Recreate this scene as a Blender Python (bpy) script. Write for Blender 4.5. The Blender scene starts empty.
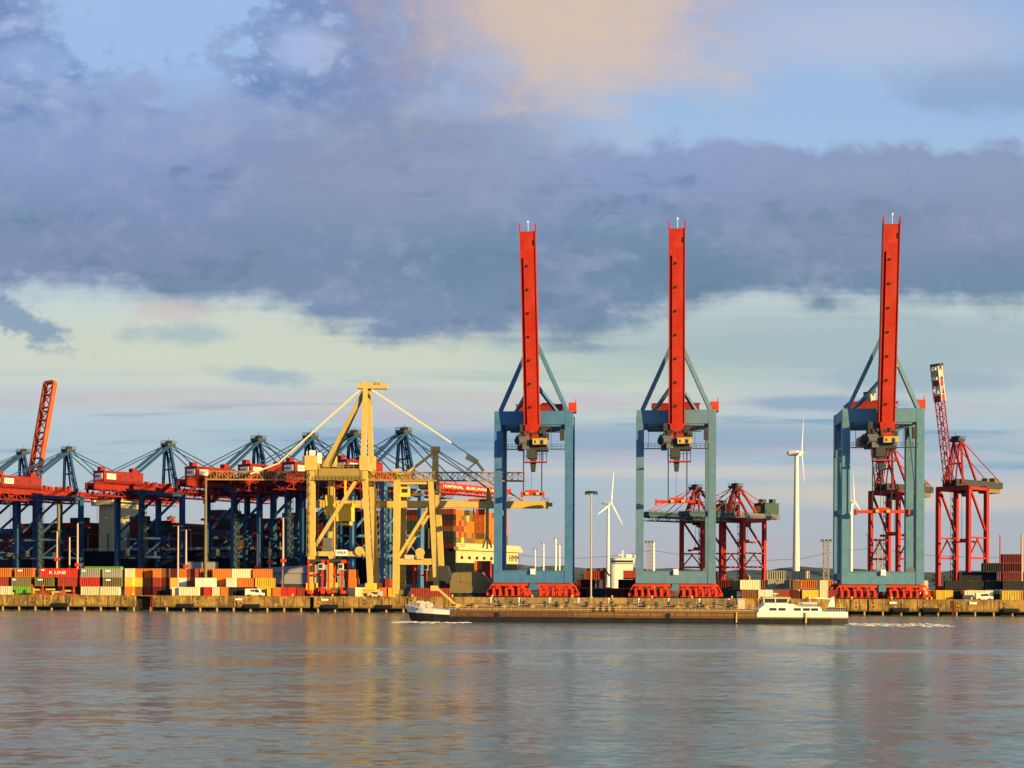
import bpy, bmesh, math, random
from mathutils import Vector, Matrix, Quaternion
from mathutils.geometry import tessellate_polygon
random.seed(7)
R = math.radians
scene = bpy.context.scene
COL = scene.collection

# ------------------------------------------------------------------ camera
F = 1300.0                      # focal length in pixels of a 1024 px wide frame
HOR = 578.0                     # image row of the horizon
EYE = 10.5                      # eye height above the river
cam = bpy.data.objects.new('camera', bpy.data.cameras.new('camera'))
COL.objects.link(cam)
cam.location = (0, 0, EYE)
cam.rotation_euler = (R(90), R(-0.22), 0)
cam.data.sensor_width = 36
cam.data.lens = F/1024*36
cam.data.shift_y = (HOR+1.0-384)/1024
cam.data.clip_start = 1
cam.data.clip_end = 60000
scene.camera = cam

# ------------------------------------------------------------------ light
SUN_EL, SUN_AZ = 9.5, 130.5       # azimuth clockwise from +Y (the view direction)
sd = Vector((math.sin(R(SUN_AZ))*math.cos(R(SUN_EL)), math.cos(R(SUN_AZ))*math.cos(R(SUN_EL)), math.sin(R(SUN_EL))))
sun = bpy.data.objects.new('sun', bpy.data.lights.new('sun', 'SUN'))
COL.objects.link(sun)
sun.location = (200, -150, 120)
sun.rotation_euler = (-sd).to_track_quat('-Z', 'Y').to_euler()
sun.data.energy = 5.0
sun.data.angle = R(0.6)
sun.data.color = (1.0, 0.69, 0.25)
scene.view_settings.view_transform = 'Standard'
scene.view_settings.look = 'None'
scene.view_settings.gamma = 1
scene.view_settings.exposure = 0.90
scene.view_settings.use_curve_mapping = False
try:
    scene.cycles.use_denoising = True
    scene.cycles.max_bounces = 6
except Exception:
    pass

def lin(r, g, b):
    return tuple(((c/255)/12.92 if c/255 <= .04045 else ((c/255+.055)/1.055)**2.4) for c in (r, g, b))

class X:
    """A node socket that can be used in arithmetic."""
    nt = None
    def __init__(s, k): s.k = k
    @staticmethod
    def m(op, *a, clamp=False):
        n = X.nt.nodes.new('ShaderNodeMath'); n.operation = op; n.use_clamp = clamp
        for i, v in enumerate(a):
            if isinstance(v, X): X.nt.links.new(v.k, n.inputs[i])
            else: n.inputs[i].default_value = v
        return X(n.outputs[0])
    def __add__(s, o): return X.m('ADD', s, o)
    __radd__ = __add__
    def __sub__(s, o): return X.m('SUBTRACT', s, o)
    def __rsub__(s, o): return X.m('SUBTRACT', o, s)
    def __mul__(s, o): return X.m('MULTIPLY', s, o)
    __rmul__ = __mul__
    def __truediv__(s, o): return X.m('DIVIDE', s, o)
def sstep(x, a, b):
    n = X.nt.nodes.new('ShaderNodeMapRange'); n.interpolation_type = 'SMOOTHSTEP'
    X.nt.links.new(x.k, n.inputs[0])
    n.inputs[1].default_value = a; n.inputs[2].default_value = b
    if a > b:
        n.inputs[1].default_value = b; n.inputs[2].default_value = a
        n.inputs[3].default_value = 1; n.inputs[4].default_value = 0
    return X(n.outputs[0])
def vec(x, y, z=0.0):
    n = X.nt.nodes.new('ShaderNodeCombineXYZ')
    for i, v in enumerate((x, y, z)):
        if isinstance(v, X): X.nt.links.new(v.k, n.inputs[i])
        else: n.inputs[i].default_value = v
    return X(n.outputs[0])
def noise(v, scale=1.0, detail=6, rough=.55, dist=0.0):
    n = X.nt.nodes.new('ShaderNodeTexNoise')
    if v is not None: X.nt.links.new(v.k, n.inputs['Vector'])
    n.inputs['Scale'].default_value = scale; n.inputs['Detail'].default_value = detail
    n.inputs['Roughness'].default_value = rough; n.inputs['Distortion'].default_value = dist
    return X(n.outputs[0])
def mixc(f, a, b):
    n = X.nt.nodes.new('ShaderNodeMix'); n.data_type = 'RGBA'; n.clamp_factor = True
    for i, v in ((0, f), (6, a), (7, b)):
        if isinstance(v, X): X.nt.links.new(v.k, n.inputs[i])
        elif i == 0: n.inputs[0].default_value = v
        else: n.inputs[i].default_value = (*v, 1)
    return X(n.outputs[2])
def ramp(f, stops):
    n = X.nt.nodes.new('ShaderNodeValToRGB')
    X.nt.links.new(f.k, n.inputs[0])
    e = n.color_ramp.elements
    while len(e) < len(stops): e.new(.5)
    for i, (p, c) in enumerate(stops):
        e[i].position = p; e[i].color = (*c, 1)
    return X(n.outputs[0])

# ------------------------------------------------------------------ sky
world = bpy.data.worlds.new('World'); scene.world = world
world.use_nodes = True
nt = world.node_tree; X.nt = nt
nt.nodes.clear()
out = nt.nodes.new('ShaderNodeOutputWorld')
bg = nt.nodes.new('ShaderNodeBackground')
nt.links.new(bg.outputs[0], out.inputs[0])
SKY_STRENGTH = 0.1
bg.inputs[1].default_value = SKY_STRENGTH
sky = nt.nodes.new('ShaderNodeTexSky'); sky.sky_type = 'NISHITA'; sky.sun_disc = False
sky.sun_elevation = R(SUN_EL); sky.sun_rotation = R(SUN_AZ)
sky.air_density = 1.0; sky.dust_density = 1.5; sky.ozone_density = 2.0
tc = nt.nodes.new('ShaderNodeTexCoord')
sx = nt.nodes.new('ShaderNodeSeparateXYZ'); nt.links.new(tc.outputs['Generated'], sx.inputs[0])
dx, dy, dz = (X(o) for o in sx.outputs)
# direction on the sky, laid out on a far vertical plane to the south (1/1300 of its distance per unit)
dyc = X.m('MAXIMUM', dy, .2)
A = dx/dyc*1300.0 + 512.0
E = 578.0 - dz/dyc*1300.0
CG = 0.88                                        # brightness of the cloud light
def cl(r, g, b): return tuple(c*CG/SKY_STRENGTH/1.84 for c in lin(r, g, b))
n1 = noise(vec(A/230.0, E/95.0, 1.3), 1, 8, .55, .3) - .5
n2 = noise(vec(A/620.0, E/210.0, 5.1), 1, 5, .5) - .5
n3 = noise(vec(A/75.0, E/48.0, 9.7), 1, 7, .6, .4) - .5
n4 = noise(vec(A/330.0, E/17.0, 3.3), 1, 6, .55) - .5
n6 = noise(vec(A/26.0, E/19.0, 4.7), 1, 5, .6) - .5
def blob(px, py, rx, ry, soft=1.0, amt=0.0, n=None, slope=0.0):
    a = (A-px)/rx; b = (E-py-(A-px)*slope)/ry
    r = X.m('SQRT', a*a + b*b)
    if n is not None: r = r + n*amt
    return sstep(r, 1.0+soft*.5, 1.0-soft*.5)
# clear air with its thin high veil
veil = ramp((E+60.0)/660.0, [(0.0, cl(150, 190, 243)), (.20, cl(168, 203, 246)), (.40, cl(180, 208, 240)),
                    (.56, cl(212, 223, 219)), (.66, cl(210, 219, 217)), (.76, cl(180, 203, 218)),
                    (.86, cl(182, 195, 210)), (.97, cl(198, 196, 204))])
col = mixc(.86, X(sky.outputs[0]), veil)
# pale green-gold band low in the left half, lilac streaks under it
col = mixc(blob(250, 352, 460, 40, 1.2, .9, n1)*.75, col, cl(219, 226, 203))
col = mixc(blob(600, 375, 180, 40, 1.3, .9, n1)*.6, col, cl(215, 224, 206))
col = mixc(sstep(n4 + n1*.5, .0, .16)*sstep(E, 375.0, 410.0)*sstep(E, 540.0, 450.0)*.85, col, cl(200, 200, 212))
col = mixc(sstep(n4*-1.0 + n2*.5, .02, .16)*sstep(E, 365.0, 400.0)*sstep(E, 505.0, 450.0)*.85, col, cl(140, 172, 204))
col = mixc(blob(850, 345, 330, 34, 1.4, 1.2, n4)*.6, col, cl(150, 184, 196))
col = mixc(blob(960, 492, 220, 14, 1.0, 1.4, n1)*.7, col, cl(220, 212, 196))
col = mixc(blob(700, 470, 200, 7, 1.0, 1.4, n1)*.6, col, cl(222, 214, 204))
col = mixc(blob(300, 402, 330, 12, 1.0, 1.6, n1)*.45, col, cl(214, 204, 204))
col = mixc(blob(640, 440, 330, 16, 1.0, 1.6, n4)*.6, col, cl(140, 172, 200))
# the violet-blue cloud over the upper left, with clear holes in it
cov = sstep(A + n1*160.0, 600.0, 430.0)*sstep(E + n1*60.0, 250.0, 180.0)
tone = sstep(n3*1.3 + n1*1.0 + n6*.6, -.22, .24)
col = mixc(cov*.95, col, mixc(tone, cl(116, 143, 198), cl(160, 182, 222)))
col = mixc(blob(152, 4, 104, 70, .7, 2.6, n3 + n6*.8)*.9, col, cl(170, 203, 246))
col = mixc(blob(190, 84, 40, 26, .8, 2.4, n3 + n6*.8)*.8, col, cl(168, 198, 244))
col = mixc(blob(302, 48, 34, 24, 1.0, 2.6, n3 + n6*.6)*.8, col, cl(180, 202, 242))
col = mixc(blob(30, 62, 40, 20, .7, 1.4, n3 + n6*.4)*.6, col, cl(164, 190, 236))
col = mixc(blob(40, 150, 90, 26, .9, 1.3, n3)*.6, col, cl(146, 178, 220))
col = mixc(blob(455, 105, 46, 15, 1.1, 2.4, n3 + n6*.6)*.7, col, cl(176, 200, 238))
col = mixc(cov*sstep(n3*1.2 + n6*.9 - n1*.3, .10, .34)*.55, col, cl(178, 200, 238))
# the wide grey-blue bank across the middle
low = 300.0 + sstep(A, 225.0, 380.0)*sstep(A, 760.0, 540.0)*46.0
top_r = sstep(A, 470.0, 640.0)
e_low = sstep(E + n1*52.0 + n3*62.0 + n6*26.0 + n4*40.0 - low, 14.0, -24.0)
e_top = sstep(E + n3*84.0 + n1*26.0 + n6*22.0, 134.0, 156.0)*top_r + sstep(E + n1*110.0 + n3*40.0, 60.0, 190.0)*(1.0-top_r)
bank_m = e_low*e_top
sh = sstep(E + n1*60.0 + n3*30.0, 150.0, 270.0)
bank = mixc(sh, cl(144, 163, 206), mixc(sstep(n2+n1*.7+n3*.25, -.15, .15), cl(106, 138, 166), cl(126, 144, 184)))
bank = mixc(sstep(E + n2*40.0, 255.0, 340.0)*.5, bank, cl(122, 152, 188))
bank = mixc(sstep(n3 + n6*.7 + n1*.4, -.02, .26)*.42, bank, cl(158, 176, 206))
bank = mixc(sstep(n3*-1.0 + n6*.6 + n4*.7, .04, .26)*.55, bank, cl(96, 128, 156))
bank = mixc(sstep(A + n1*200.0, 600.0, 1000.0)*sstep(E, 330.0, 200.0)*.45, bank, cl(146, 158, 184))
col = mixc(bank_m*.93, col, bank)
col = mixc(blob(400, 160, 150, 60, 1.4, .9, n1)*.45, col, cl(156, 166, 186))
# loose grey wisps
col = mixc(blob(16, 320, 44, 13, 1.4, 4.0, n3 + n6*1.0, .45)*.8, col, cl(126, 158, 190))
col = mixc(blob(170, 312, 40, 10, 1.3, 2.6, n3 + n6*.5)*.6, col, cl(214, 196, 200))
col = mixc(blob(262, 376, 40, 8, 1.3, 2.6, n3 + n6*.5, .1)*.7, col, cl(158, 184, 208))
col = mixc(blob(178, 334, 46, 10, 1.3, 2.6, n3 + n6*.5)*.6, col, cl(160, 186, 204))
col = mixc(blob(820, 401, 80, 8, .8, 1.6, n3)*.75, col, cl(144, 176, 206))
col = mixc(blob(930, 378, 110, 12, .9, 1.6, n3)*.6, col, cl(156, 184, 204))
col = mixc(blob(985, 80, 85, 28, .9, 1.8, n3)*.75, col, cl(148, 174, 212))
col = mixc(blob(860, 30, 190, 40, 1.5, 1.2, n1)*.6, col, cl(204, 204, 222))
# sunlit cloud top in the upper middle
col = mixc(blob(590, 8, 165, 84, 1.5, 1.8, n1 + n3*1.0)*.78, col, mixc(sstep(n1+n2+n3*.8+n6*.3, -.3, .25), cl(222, 200, 190), cl(190, 184, 204)))
col = mixc(blob(560, 10, 90, 62, 1.8, 1.6, n1 + n3*.9)*.7, col, cl(234, 206, 180))
nt.links.new(col.k, bg.inputs[0])

# ------------------------------------------------------------------ frames and helpers
QA = R(5.2)                     # the river quay turns this much from the picture plane
cq, sq = math.cos(QA), math.sin(QA)
X0, Y0, GZ = 7.1, 400.0, 4.6
def W(u, v, z=0.0):             # quay coordinates (along, inland, up) to world
    return Vector((X0 + u*cq + v*sq, Y0 - u*sq + v*cq, z))
def U(px, v):                   # along-quay coordinate seen at column px on the line v
    t = (px-512)/F
    return (t*(Y0+v*cq) - X0 - v*sq)/(cq + t*sq)
def Z(py, u, v):
    return EYE + (HOR-py)*W(u, v).y/F
def L(px, py, v):               # measured point on the line v
    u = U(px, v)
    return Vector((u, v, Z(py, u, v)))

def tag(o, label=None, cat=None, group=None, kind=None):
    if label: o['label'] = label
    if cat: o['category'] = cat
    if group: o['group'] = group
    if kind: o['kind'] = kind
    return o
def thing(name, label, cat, loc, rotz=0.0, group=None):
    o = bpy.data.objects.new(name, None); COL.objects.link(o)
    o.location = loc; o.rotation_euler = (0, 0, rotz); o.empty_display_size = 1
    return tag(o, label, cat, group)
def quay_thing(name, label, cat, u, v, z=GZ, rot=0.0, group=None):
    return thing(name, label, cat, W(u, v, z), -QA+rot, group)
def copy_tree(o, parent=None):
    c = o.copy(); COL.objects.link(c)
    if parent: c.parent = parent
    for ch in [k for k in ALL_CHILDREN.get(o.name, [])]:
        copy_tree_child(ch, c)
    return c
ALL_CHILDREN = {}
def copy_tree_child(ch, parent):
    d = ch.copy(); COL.objects.link(d); d.parent = parent
    ALL_CHILDREN.setdefault(parent.name, []).append(d)
    for k in ALL_CHILDREN.get(ch.name, []):
        copy_tree_child(k, d)
    return d
def adopt(o, parent):
    o.parent = parent
    ALL_CHILDREN.setdefault(parent.name, []).append(o)

class MB:
    def __init__(s, off=(0, 0, 0)):
        s.v = []; s.f = []; s.mi = []; s.off = Vector(off); s.cur = 0
    def add(s, vs, fs):
        b = len(s.v); s.v += [Vector(p)-s.off for p in vs]
        for f in fs: s.f.append([b+i for i in f]); s.mi.append(s.cur)
        return s
    def box(s, c, d, rz=0.0):
        x, y, z = (k/2 for k in d); c = Vector(c); m = Matrix.Rotation(rz, 3, 'Z')
        vs = [c + m @ Vector((a*x, b*y, e*z)) for e in (-1, 1) for a, b in ((-1, -1), (1, -1), (1, 1), (-1, 1))]
        return s.add(vs, [(3, 2, 1, 0), (4, 5, 6, 7), (0, 1, 5, 4), (1, 2, 6, 5), (2, 3, 7, 6), (3, 0, 4, 7)])
    def span(s, a, b):          # box between two corners
        a, b = Vector(a), Vector(b)
        d = b-a
        return s.box((a+b)/2, (abs(d.x), abs(d.y), abs(d.z)))
    def bar(s, p, q, w, h=None, w2=None, h2=None, up=(0, 0, 1)):
        p, q = Vector(p), Vector(q); h = h or w; w2 = w2 or w; h2 = h2 or (h if w2 == w else h*w2/w)
        d = (q-p).normalized(); u = Vector(up)
        if abs(d.dot(u)) > .98: u = Vector((0, 1, 0))
        x = d.cross(u).normalized(); y = x.cross(d).normalized()
        vs = []
        for o, ww, hh in ((p, w, h), (q, w2, h2)):
            vs += [o + x*ww/2*a + y*hh/2*b for a, b in ((-1, -1), (1, -1), (1, 1), (-1, 1))]
        return s.add(vs, [(3, 2, 1, 0), (4, 5, 6, 7), (0, 1, 5, 4), (1, 2, 6, 5), (2, 3, 7, 6), (3, 0, 4, 7)])
    def tube(s, p, q, r, r2=None, n=8):
        p, q = Vector(p), Vector(q); r2 = r if r2 is None else r2
        d = (q-p).normalized(); u = Vector((0, 0, 1)) if abs(d.z) < .9 else Vector((1, 0, 0))
        x = d.cross(u).normalized(); y = x.cross(d)
        vs = [o + (x*math.cos(2*math.pi*i/n) + y*math.sin(2*math.pi*i/n))*rr for o, rr in ((p, r), (q, r2)) for i in range(n)]
        fs = [(i, (i+1) % n, n+(i+1) % n, n+i) for i in range(n)] + [tuple(range(n-1, -1, -1)), tuple(range(n, 2*n))]
        return s.add(vs, fs)
    def prism(s, poly, d):      # polygon (3-D points) pushed along d
        n = len(poly); poly = [Vector(p) for p in poly]; d = Vector(d)
        vs = poly + [p+d for p in poly]
        return s.add(vs, [tuple(range(n-1, -1, -1)), tuple(range(n, 2*n))] + [(i, (i+1) % n, n+(i+1) % n, n+i) for i in range(n)])
    def truss(s, p, q, w, h, n, ch=.3, dg=.18, up=(0, 0, 1)):
        p, q = Vector(p), Vector(q); d = (q-p).normalized(); u = Vector(up)
        x = d.cross(u).normalized(); y = x.cross(d).normalized()
        def c(t, a, b): return p + (q-p)*t + x*a*w/2 + y*b*h/2
        cs = [(-1, -1), (1, -1), (1, 1), (-1, 1)]
        for a, b in cs: s.bar(c(0, a, b), c(1, a, b), ch, up=up)
        for i in range(n):
            t0, t1 = i/n, (i+1)/n
            for k in range(4):
                a, b = cs[k], cs[(k+1) % 4]
                if i % 2: a, b = b, a
                s.bar(c(t0, *a), c(t1, *b), dg, up=(.3, .5, .8)); s.bar(c(t1, *a), c(t1, *b), dg, up=(.3, .5, .8))
        return s
    def loft(s, rings, cap=True):
        n = len(rings[0]); vs = [p for r in rings for p in r]; fs = []
        for i in range(len(rings)-1):
            for j in range(n):
                k = (j+1) % n
                fs.append((i*n+j, i*n+k, (i+1)*n+k, (i+1)*n+j))
        if cap: fs += [tuple(range(n-1, -1, -1)), tuple(range((len(rings)-1)*n, len(rings)*n))]
        return s.add(vs, fs)
    def rail(s, p, q, h=1.1, n=6, r=.05):
        p, q = Vector(p), Vector(q)
        for k in (1.0, .5): s.bar(p+Vector((0, 0, h*k)), q+Vector((0, 0, h*k)), r)
        for i in range(n+1):
            a = p.lerp(q, i/n); s.bar(a, a+Vector((0, 0, h)), r)
        return s
    def mesh(s, name, mats):
        me = bpy.data.meshes.new(name)
        me.from_pydata([tuple(p) for p in s.v], [], s.f)
        for m in (mats if isinstance(mats, (list, tuple)) else [mats]): me.materials.append(m)
        if any(s.mi): me.polygons.foreach_set('material_index', s.mi)
        bm = bmesh.new(); bm.from_mesh(me)
        bmesh.ops.recalc_face_normals(bm, faces=bm.faces)
        bm.to_mesh(me); bm.free()
        return me
    def build(s, name, mats, parent=None, loc=None):
        o = bpy.data.objects.new(name, s.mesh(name, mats)); COL.objects.link(o)
        if loc is not None: o.location = loc
        if parent: adopt(o, parent)
        return o
def part(name, mat, parent, fn, off=(0, 0, 0)):
    m = MB(off); fn(m); return m.build(name, mat, parent)
def text(name, body, size, mat, parent, loc, rot=(R(90), 0, 0), width=None, depth=.04):
    c = bpy.data.curves.new(name, 'FONT'); c.body = body; c.size = size; c.extrude = depth
    c.align_x = 'CENTER'; c.align_y = 'CENTER'
    t = bpy.data.objects.new(name, c); COL.objects.link(t)
    bpy.context.view_layer.update()
    me = bpy.data.meshes.new_from_object(t.evaluated_get(bpy.context.evaluated_depsgraph_get()))
    bpy.data.objects.remove(t); bpy.data.curves.remove(c)
    if width:
        xs = [v.co.x for v in me.vertices]; k = width/(max(xs)-min(xs))
        for v in me.vertices: v.co.x *= k
    me.materials.clear(); me.materials.append(mat)
    o = bpy.data.objects.new(name, me); COL.objects.link(o)
    o.location = loc; o.rotation_euler = rot
    if parent: adopt(o, parent)
    return o

# ------------------------------------------------------------------ materials
def material(name):
    m = bpy.data.materials.new(name); m.use_nodes = True
    X.nt = m.node_tree
    return m, m.node_tree.nodes['Principled BSDF']
def paint(name, rgb, rough=.5, var=.25, grime=.35, rust=0.0, scale=.35, metallic=0.0, vary=0.0):
    """Weathered paint: patchy fading, streaks running down, a little rust."""
    m, b = material(name)
    t = X.nt.nodes.new('ShaderNodeTexCoord'); o = X(t.outputs['Object'])
    mp = X.nt.nodes.new('ShaderNodeMapping'); X.nt.links.new(o.k, mp.inputs[0]); mp.inputs['Scale'].default_value = (1.6, 1.6, .22)
    a = noise(o, scale, 6, .6); st = noise(X(mp.outputs[0]), 1.1, 5, .65)
    c = mixc(sstep(a, .3, .7)*var, rgb, tuple(min(1, k*1.25+.03) for k in rgb))
    if vary:
        oi = X.nt.nodes.new('ShaderNodeObjectInfo')
        c = mixc(X(oi.outputs['Random'])*vary, c, tuple(k*.45+.01 for k in rgb))
    c = mixc(sstep(st, .5, .8)*grime, c, tuple(k*.35+.012 for k in rgb))
    if rust: c = mixc(sstep(noise(o, .9, 8, .7), .66-rust*.2, .78)*.8, c, (.13, .05, .02))
    X.nt.links.new(c.k, b.inputs['Base Color'])
    rr = a*.3 + (rough-.15); X.nt.links.new(rr.k, b.inputs['Roughness'])
    b.inputs['Metallic'].default_value = metallic
    b.inputs['Specular IOR Level'].default_value = .18 if rough > .3 else .5
    return m
def plain(name, rgb, rough=.6, metallic=0.0):
    return paint(name, rgb, rough, .15, .2, 0, .8, metallic)
M = dict(
    boom_red=paint('boom_red', (.37, .017, .003), .5, .5, .5, .25, .22),
    steel_blue=paint('steel_blue', (.046, .145, .295), .5, .45, .45, .22),
    steel_teal=paint('steel_teal', (.088, .175, .255), .5, .45, .45, .22),
    steel_pale=paint('steel_pale', (.082, .195, .27), .5, .45, .45, .22),
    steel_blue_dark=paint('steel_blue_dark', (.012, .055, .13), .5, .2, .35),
    bogie_red=paint('bogie_red', (.46, .032, .008), .55, .5, .6, .3),
    girder_red=paint('girder_red', (.22, .010, .005), .5, .4, .45),
    portal_red=paint('portal_red', (.33, .018, .011), .5, .3, .35),
    crane_yellow=paint('crane_yellow', (.50, .36, .095), .5, .4, .45, .25),
    yellow_bright=paint('yellow_bright', (.78, .50, .04), .45, .2, .2),
    cab_ochre=paint('cab_ochre', (.48, .33, .10), .5, .3, .4),
    dark_machine=paint('dark_machine', (.035, .038, .042), .55, .4, .3),
    grey_machine=paint('grey_machine', (.12, .125, .12), .5, .3, .4),
    white=paint('white', (.74, .70, .60), .45, .15, .2),
    white_worn=paint('white_worn', (.50, .44, .34), .5, .2, .45, .2),
    tower_white=paint('tower_white', (.72, .68, .58), .5, .1, .12),
    black=paint('black', (.012, .012, .014), .5, .2, .2),
    cable=plain('cable', (.03, .03, .03)),
    galvanised=paint('galvanised', (.34, .31, .25), .5, .2, .3, 0, .6, .3),
    olive_steel=paint('olive_steel', (.17, .13, .055), .6, .3, .4, .2),
    glass=plain('glass', (.02, .03, .04), .12),
    lamp_lens=plain('lamp_lens', (.8, .78, .7), .3),
    white_letter=plain('white_letter', (.85, .83, .76), .5),
    black_letter=plain('black_letter', (.03, .03, .03), .5),
    blue_letter=plain('blue_letter', (.04, .10, .25), .5),
    tank_deck=paint('tank_deck', (.24, .14, .036), .6, .4, .5, .4, .8),
    hull_brown=paint('hull_brown', (.10, .04, .019), .6, .7, .7, .9, .5),
    hull_ochre=paint('hull_ochre', (.17, .09, .024), .6, .6, .75, .9, .5),
    navy_hull=paint('navy_hull', (.005, .007, .012), .95, .2, .3, .1),
    ship_cream=paint('ship_cream', (.50, .41, .21), .5, .3, .45, .3),
    grey_roof=paint('grey_roof', (.26, .25, .25), .6, .2, .3),
)
CC = {}
for nme, rgb in dict(orange=(.62, .17, .02), red=(.55, .030, .016), rust_red=(.30, .040, .020), dark_red=(.11, .012, .010),
                     yellow=(.72, .46, .05), cream=(.72, .62, .38), white=(.76, .70, .55), olive=(.17, .14, .055),
                     grey=(.32, .30, .24), green=(.12, .36, .04), dark_green=(.02, .07, .05), blue=(.03, .09, .20),
                     brown=(.22, .09, .035), black=(.02, .02, .022)).items():
    CC[nme] = paint('container_'+nme, rgb, .55, .25, .35, .2, .7, 0, .35)

# ------------------------------------------------------------------ river
def river():
    m, b = material('river_water')
    t = X.nt.nodes.new('ShaderNodeTexCoord'); o = t.outputs['Object']
    s = X.nt.nodes.new('ShaderNodeSeparateXYZ'); X.nt.links.new(o, s.inputs[0])
    x, y = X(s.outputs[0]), X(s.outputs[1])
    # wave slopes: wind ripples, chop and long swells, crests lying mostly across the view
    def slope(v, detail):
        n = X.nt.nodes.new('ShaderNodeTexNoise'); X.nt.links.new(v.k, n.inputs['Vector'])
        n.inputs['Scale'].default_value = 1; n.inputs['Detail'].default_value = detail; n.inputs['Roughness'].default_value = .55
        q = X.nt.nodes.new('ShaderNodeSeparateColor'); X.nt.links.new(n.outputs['Color'], q.inputs[0])
        return X(q.outputs[0]) - .5, X(q.outputs[1]) - .5
    ax, ay = slope(vec(x*.55, y*1.1), 3); bx, by = slope(vec(x*.11, y*.36, 3.0), 3); sx_, sy_ = slope(vec(x*.02, y*.10, 7.0), 4)
    calm = sstep(noise(vec(x*.004, y*.016, 2.0), 1, 5, .6), .40, .62)
    amp = calm*.45 + .75
    nx = (ax*.42 + bx*.20)*amp
    ny = (ay*.55 + by*.40 + sy_*.16)*amp
    nn = X.nt.nodes.new('ShaderNodeVectorMath'); nn.operation = 'NORMALIZE'
    X.nt.links.new(vec(nx, ny, 1.0).k, nn.inputs[0])
    X.nt.links.new(nn.outputs[0], b.inputs['Normal'])
    silt = noise(vec(x*.02, y*.03, 11.0), 1, 4, .6)
    # a passing wake's broken foam and painted-in bright reflection, far out across the stream
    wy = y - 190.0 - x*.035 + (noise(vec(x*.03, 0.0, 4.0), 1, 3) - .5)*14.0
    streak = sstep(X.m('ABSOLUTE', wy), 9.0, 2.0)*sstep(noise(vec(x*.028, y*.05, 8.0), 1, 5, .6), .44, .66)
    c = mixc(sstep(silt, .3, .7), (.125, .180, .135), (.175, .180, .135))
    c = mixc(streak*.6, c, (.55, .52, .45))
    X.nt.links.new(c.k, b.inputs['Base Color'])
    b.inputs['IOR'].default_value = 1.333
    X.nt.links.new((streak*.3 + calm*.05 + .16).k, b.inputs['Roughness'])
    mb = MB(); S = 30000
    mb.add([(-S, -400, 0), (S, -400, 0), (S, 28000, 0), (-S, 28000, 0)], [(0, 1, 2, 3)])
    tag(mb.build('river_water', m), kind='structure')
river()

# ------------------------------------------------------------------ terminal ground, with the two basins cut out of it
RX = Vector((.893, -.45, 0)); RY = Vector((.45, .893, 0))    # along and across the long container berth
PR = Vector((-49.5, 602, 0))
ROT_ROW = math.atan2(RX.y, RX.x)
def Wr(x, y, z=0.0): return PR + RX*x + RY*y + Vector((0, 0, z))
def ground():
    m, b = material('terminal_ground')
    t = X.nt.nodes.new('ShaderNodeTexCoord'); o = X(t.outputs['Object'])
    a = noise(o, .05, 6, .6); c2 = noise(o, .6, 5, .6)
    c = mixc(sstep(a, .35, .65), (.05, .045, .038), (.10, .085, .06)); c = mixc(sstep(c2, .5, .7)*.4, c, (.04, .038, .034))
    X.nt.links.new(c.k, b.inputs['Base Color']); b.inputs['Roughness'].default_value = .85
    outer = [W(-3000, .5, GZ), W(3000, .5, GZ), Vector((26000, 27000, GZ)), Vector((-26000, 27000, GZ))]
    basin1 = [Wr(70, 4, GZ), Wr(70, 110, GZ), Wr(-420, 110, GZ), Wr(-420, 4, GZ)]
    basin2 = [W(14, 78, GZ), W(150, 78, GZ), W(150, 130, GZ), W(14, 130, GZ)]
    loops = [outer, basin1, basin2]
    pts = [p for l in loops for p in l]
    tris = tessellate_polygon(loops)
    mb = MB(); mb.add(pts, [tuple(t) for t in tris])
    for l in (basin1, basin2):
        for i in range(4):
            p, q = l[i], l[(i+1) % 4]
            mb.add([p, q, Vector((q.x, q.y, -3)), Vector((p.x, p.y, -3))], [(0, 1, 2, 3)])
    o = mb.build('ground', m); tag(o, kind='structure')
    for f in o.data.polygons:
        if f.normal.z < -.5: f.flip()
ground()

def hills():
    m, b = material('hills')
    t = X.nt.nodes.new('ShaderNodeTexCoord'); o = X(t.outputs['Object'])
    c = mixc(sstep(noise(o, .012, 8, .65), .4, .62), (.030, .045, .028), (.075, .085, .045))
    X.nt.links.new(c.k, b.inputs['Base Color']); b.inputs['Roughness'].default_value = .95
    rnd = random.Random(3)
    mb = MB(); n = 420; rows = []
    for k, (yy, hh) in enumerate(((4200, 0), (4500, .45), (4900, .8), (5400, 1.0), (6200, .5), (7000, 0))):
        row = []
        for i in range(n):
            x = -5200 + 10400*i/(n-1)
            px = 512 + 1300*x/5400
            tgt = 52 + 8*math.sin(px*.013+1) + 4*math.sin(px*.041) + 3*math.sin(px*.11+2)
            tgt += 12*math.exp(-((px-800)/60)**2) - 14*max(0, min(1, (px-860)/40)) + 5*math.exp(-((px-545)/50)**2)
            row.append((x, yy + 40*math.sin(i*.7+k), 3 + hh*tgt*(1 + (rnd.random()-.5)*(.10 if hh > .7 else .25))))
        rows.append(row)
    vs = [p for r in rows for p in r]
    fs = [(k*n+i, k*n+i+1, (k+1)*n+i+1, (k+1)*n+i) for k in range(len(rows)-1) for i in range(n-1)]
    mb.add(vs, fs)
    tag(mb.build('hills', m), kind='structure')
hills()

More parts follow.
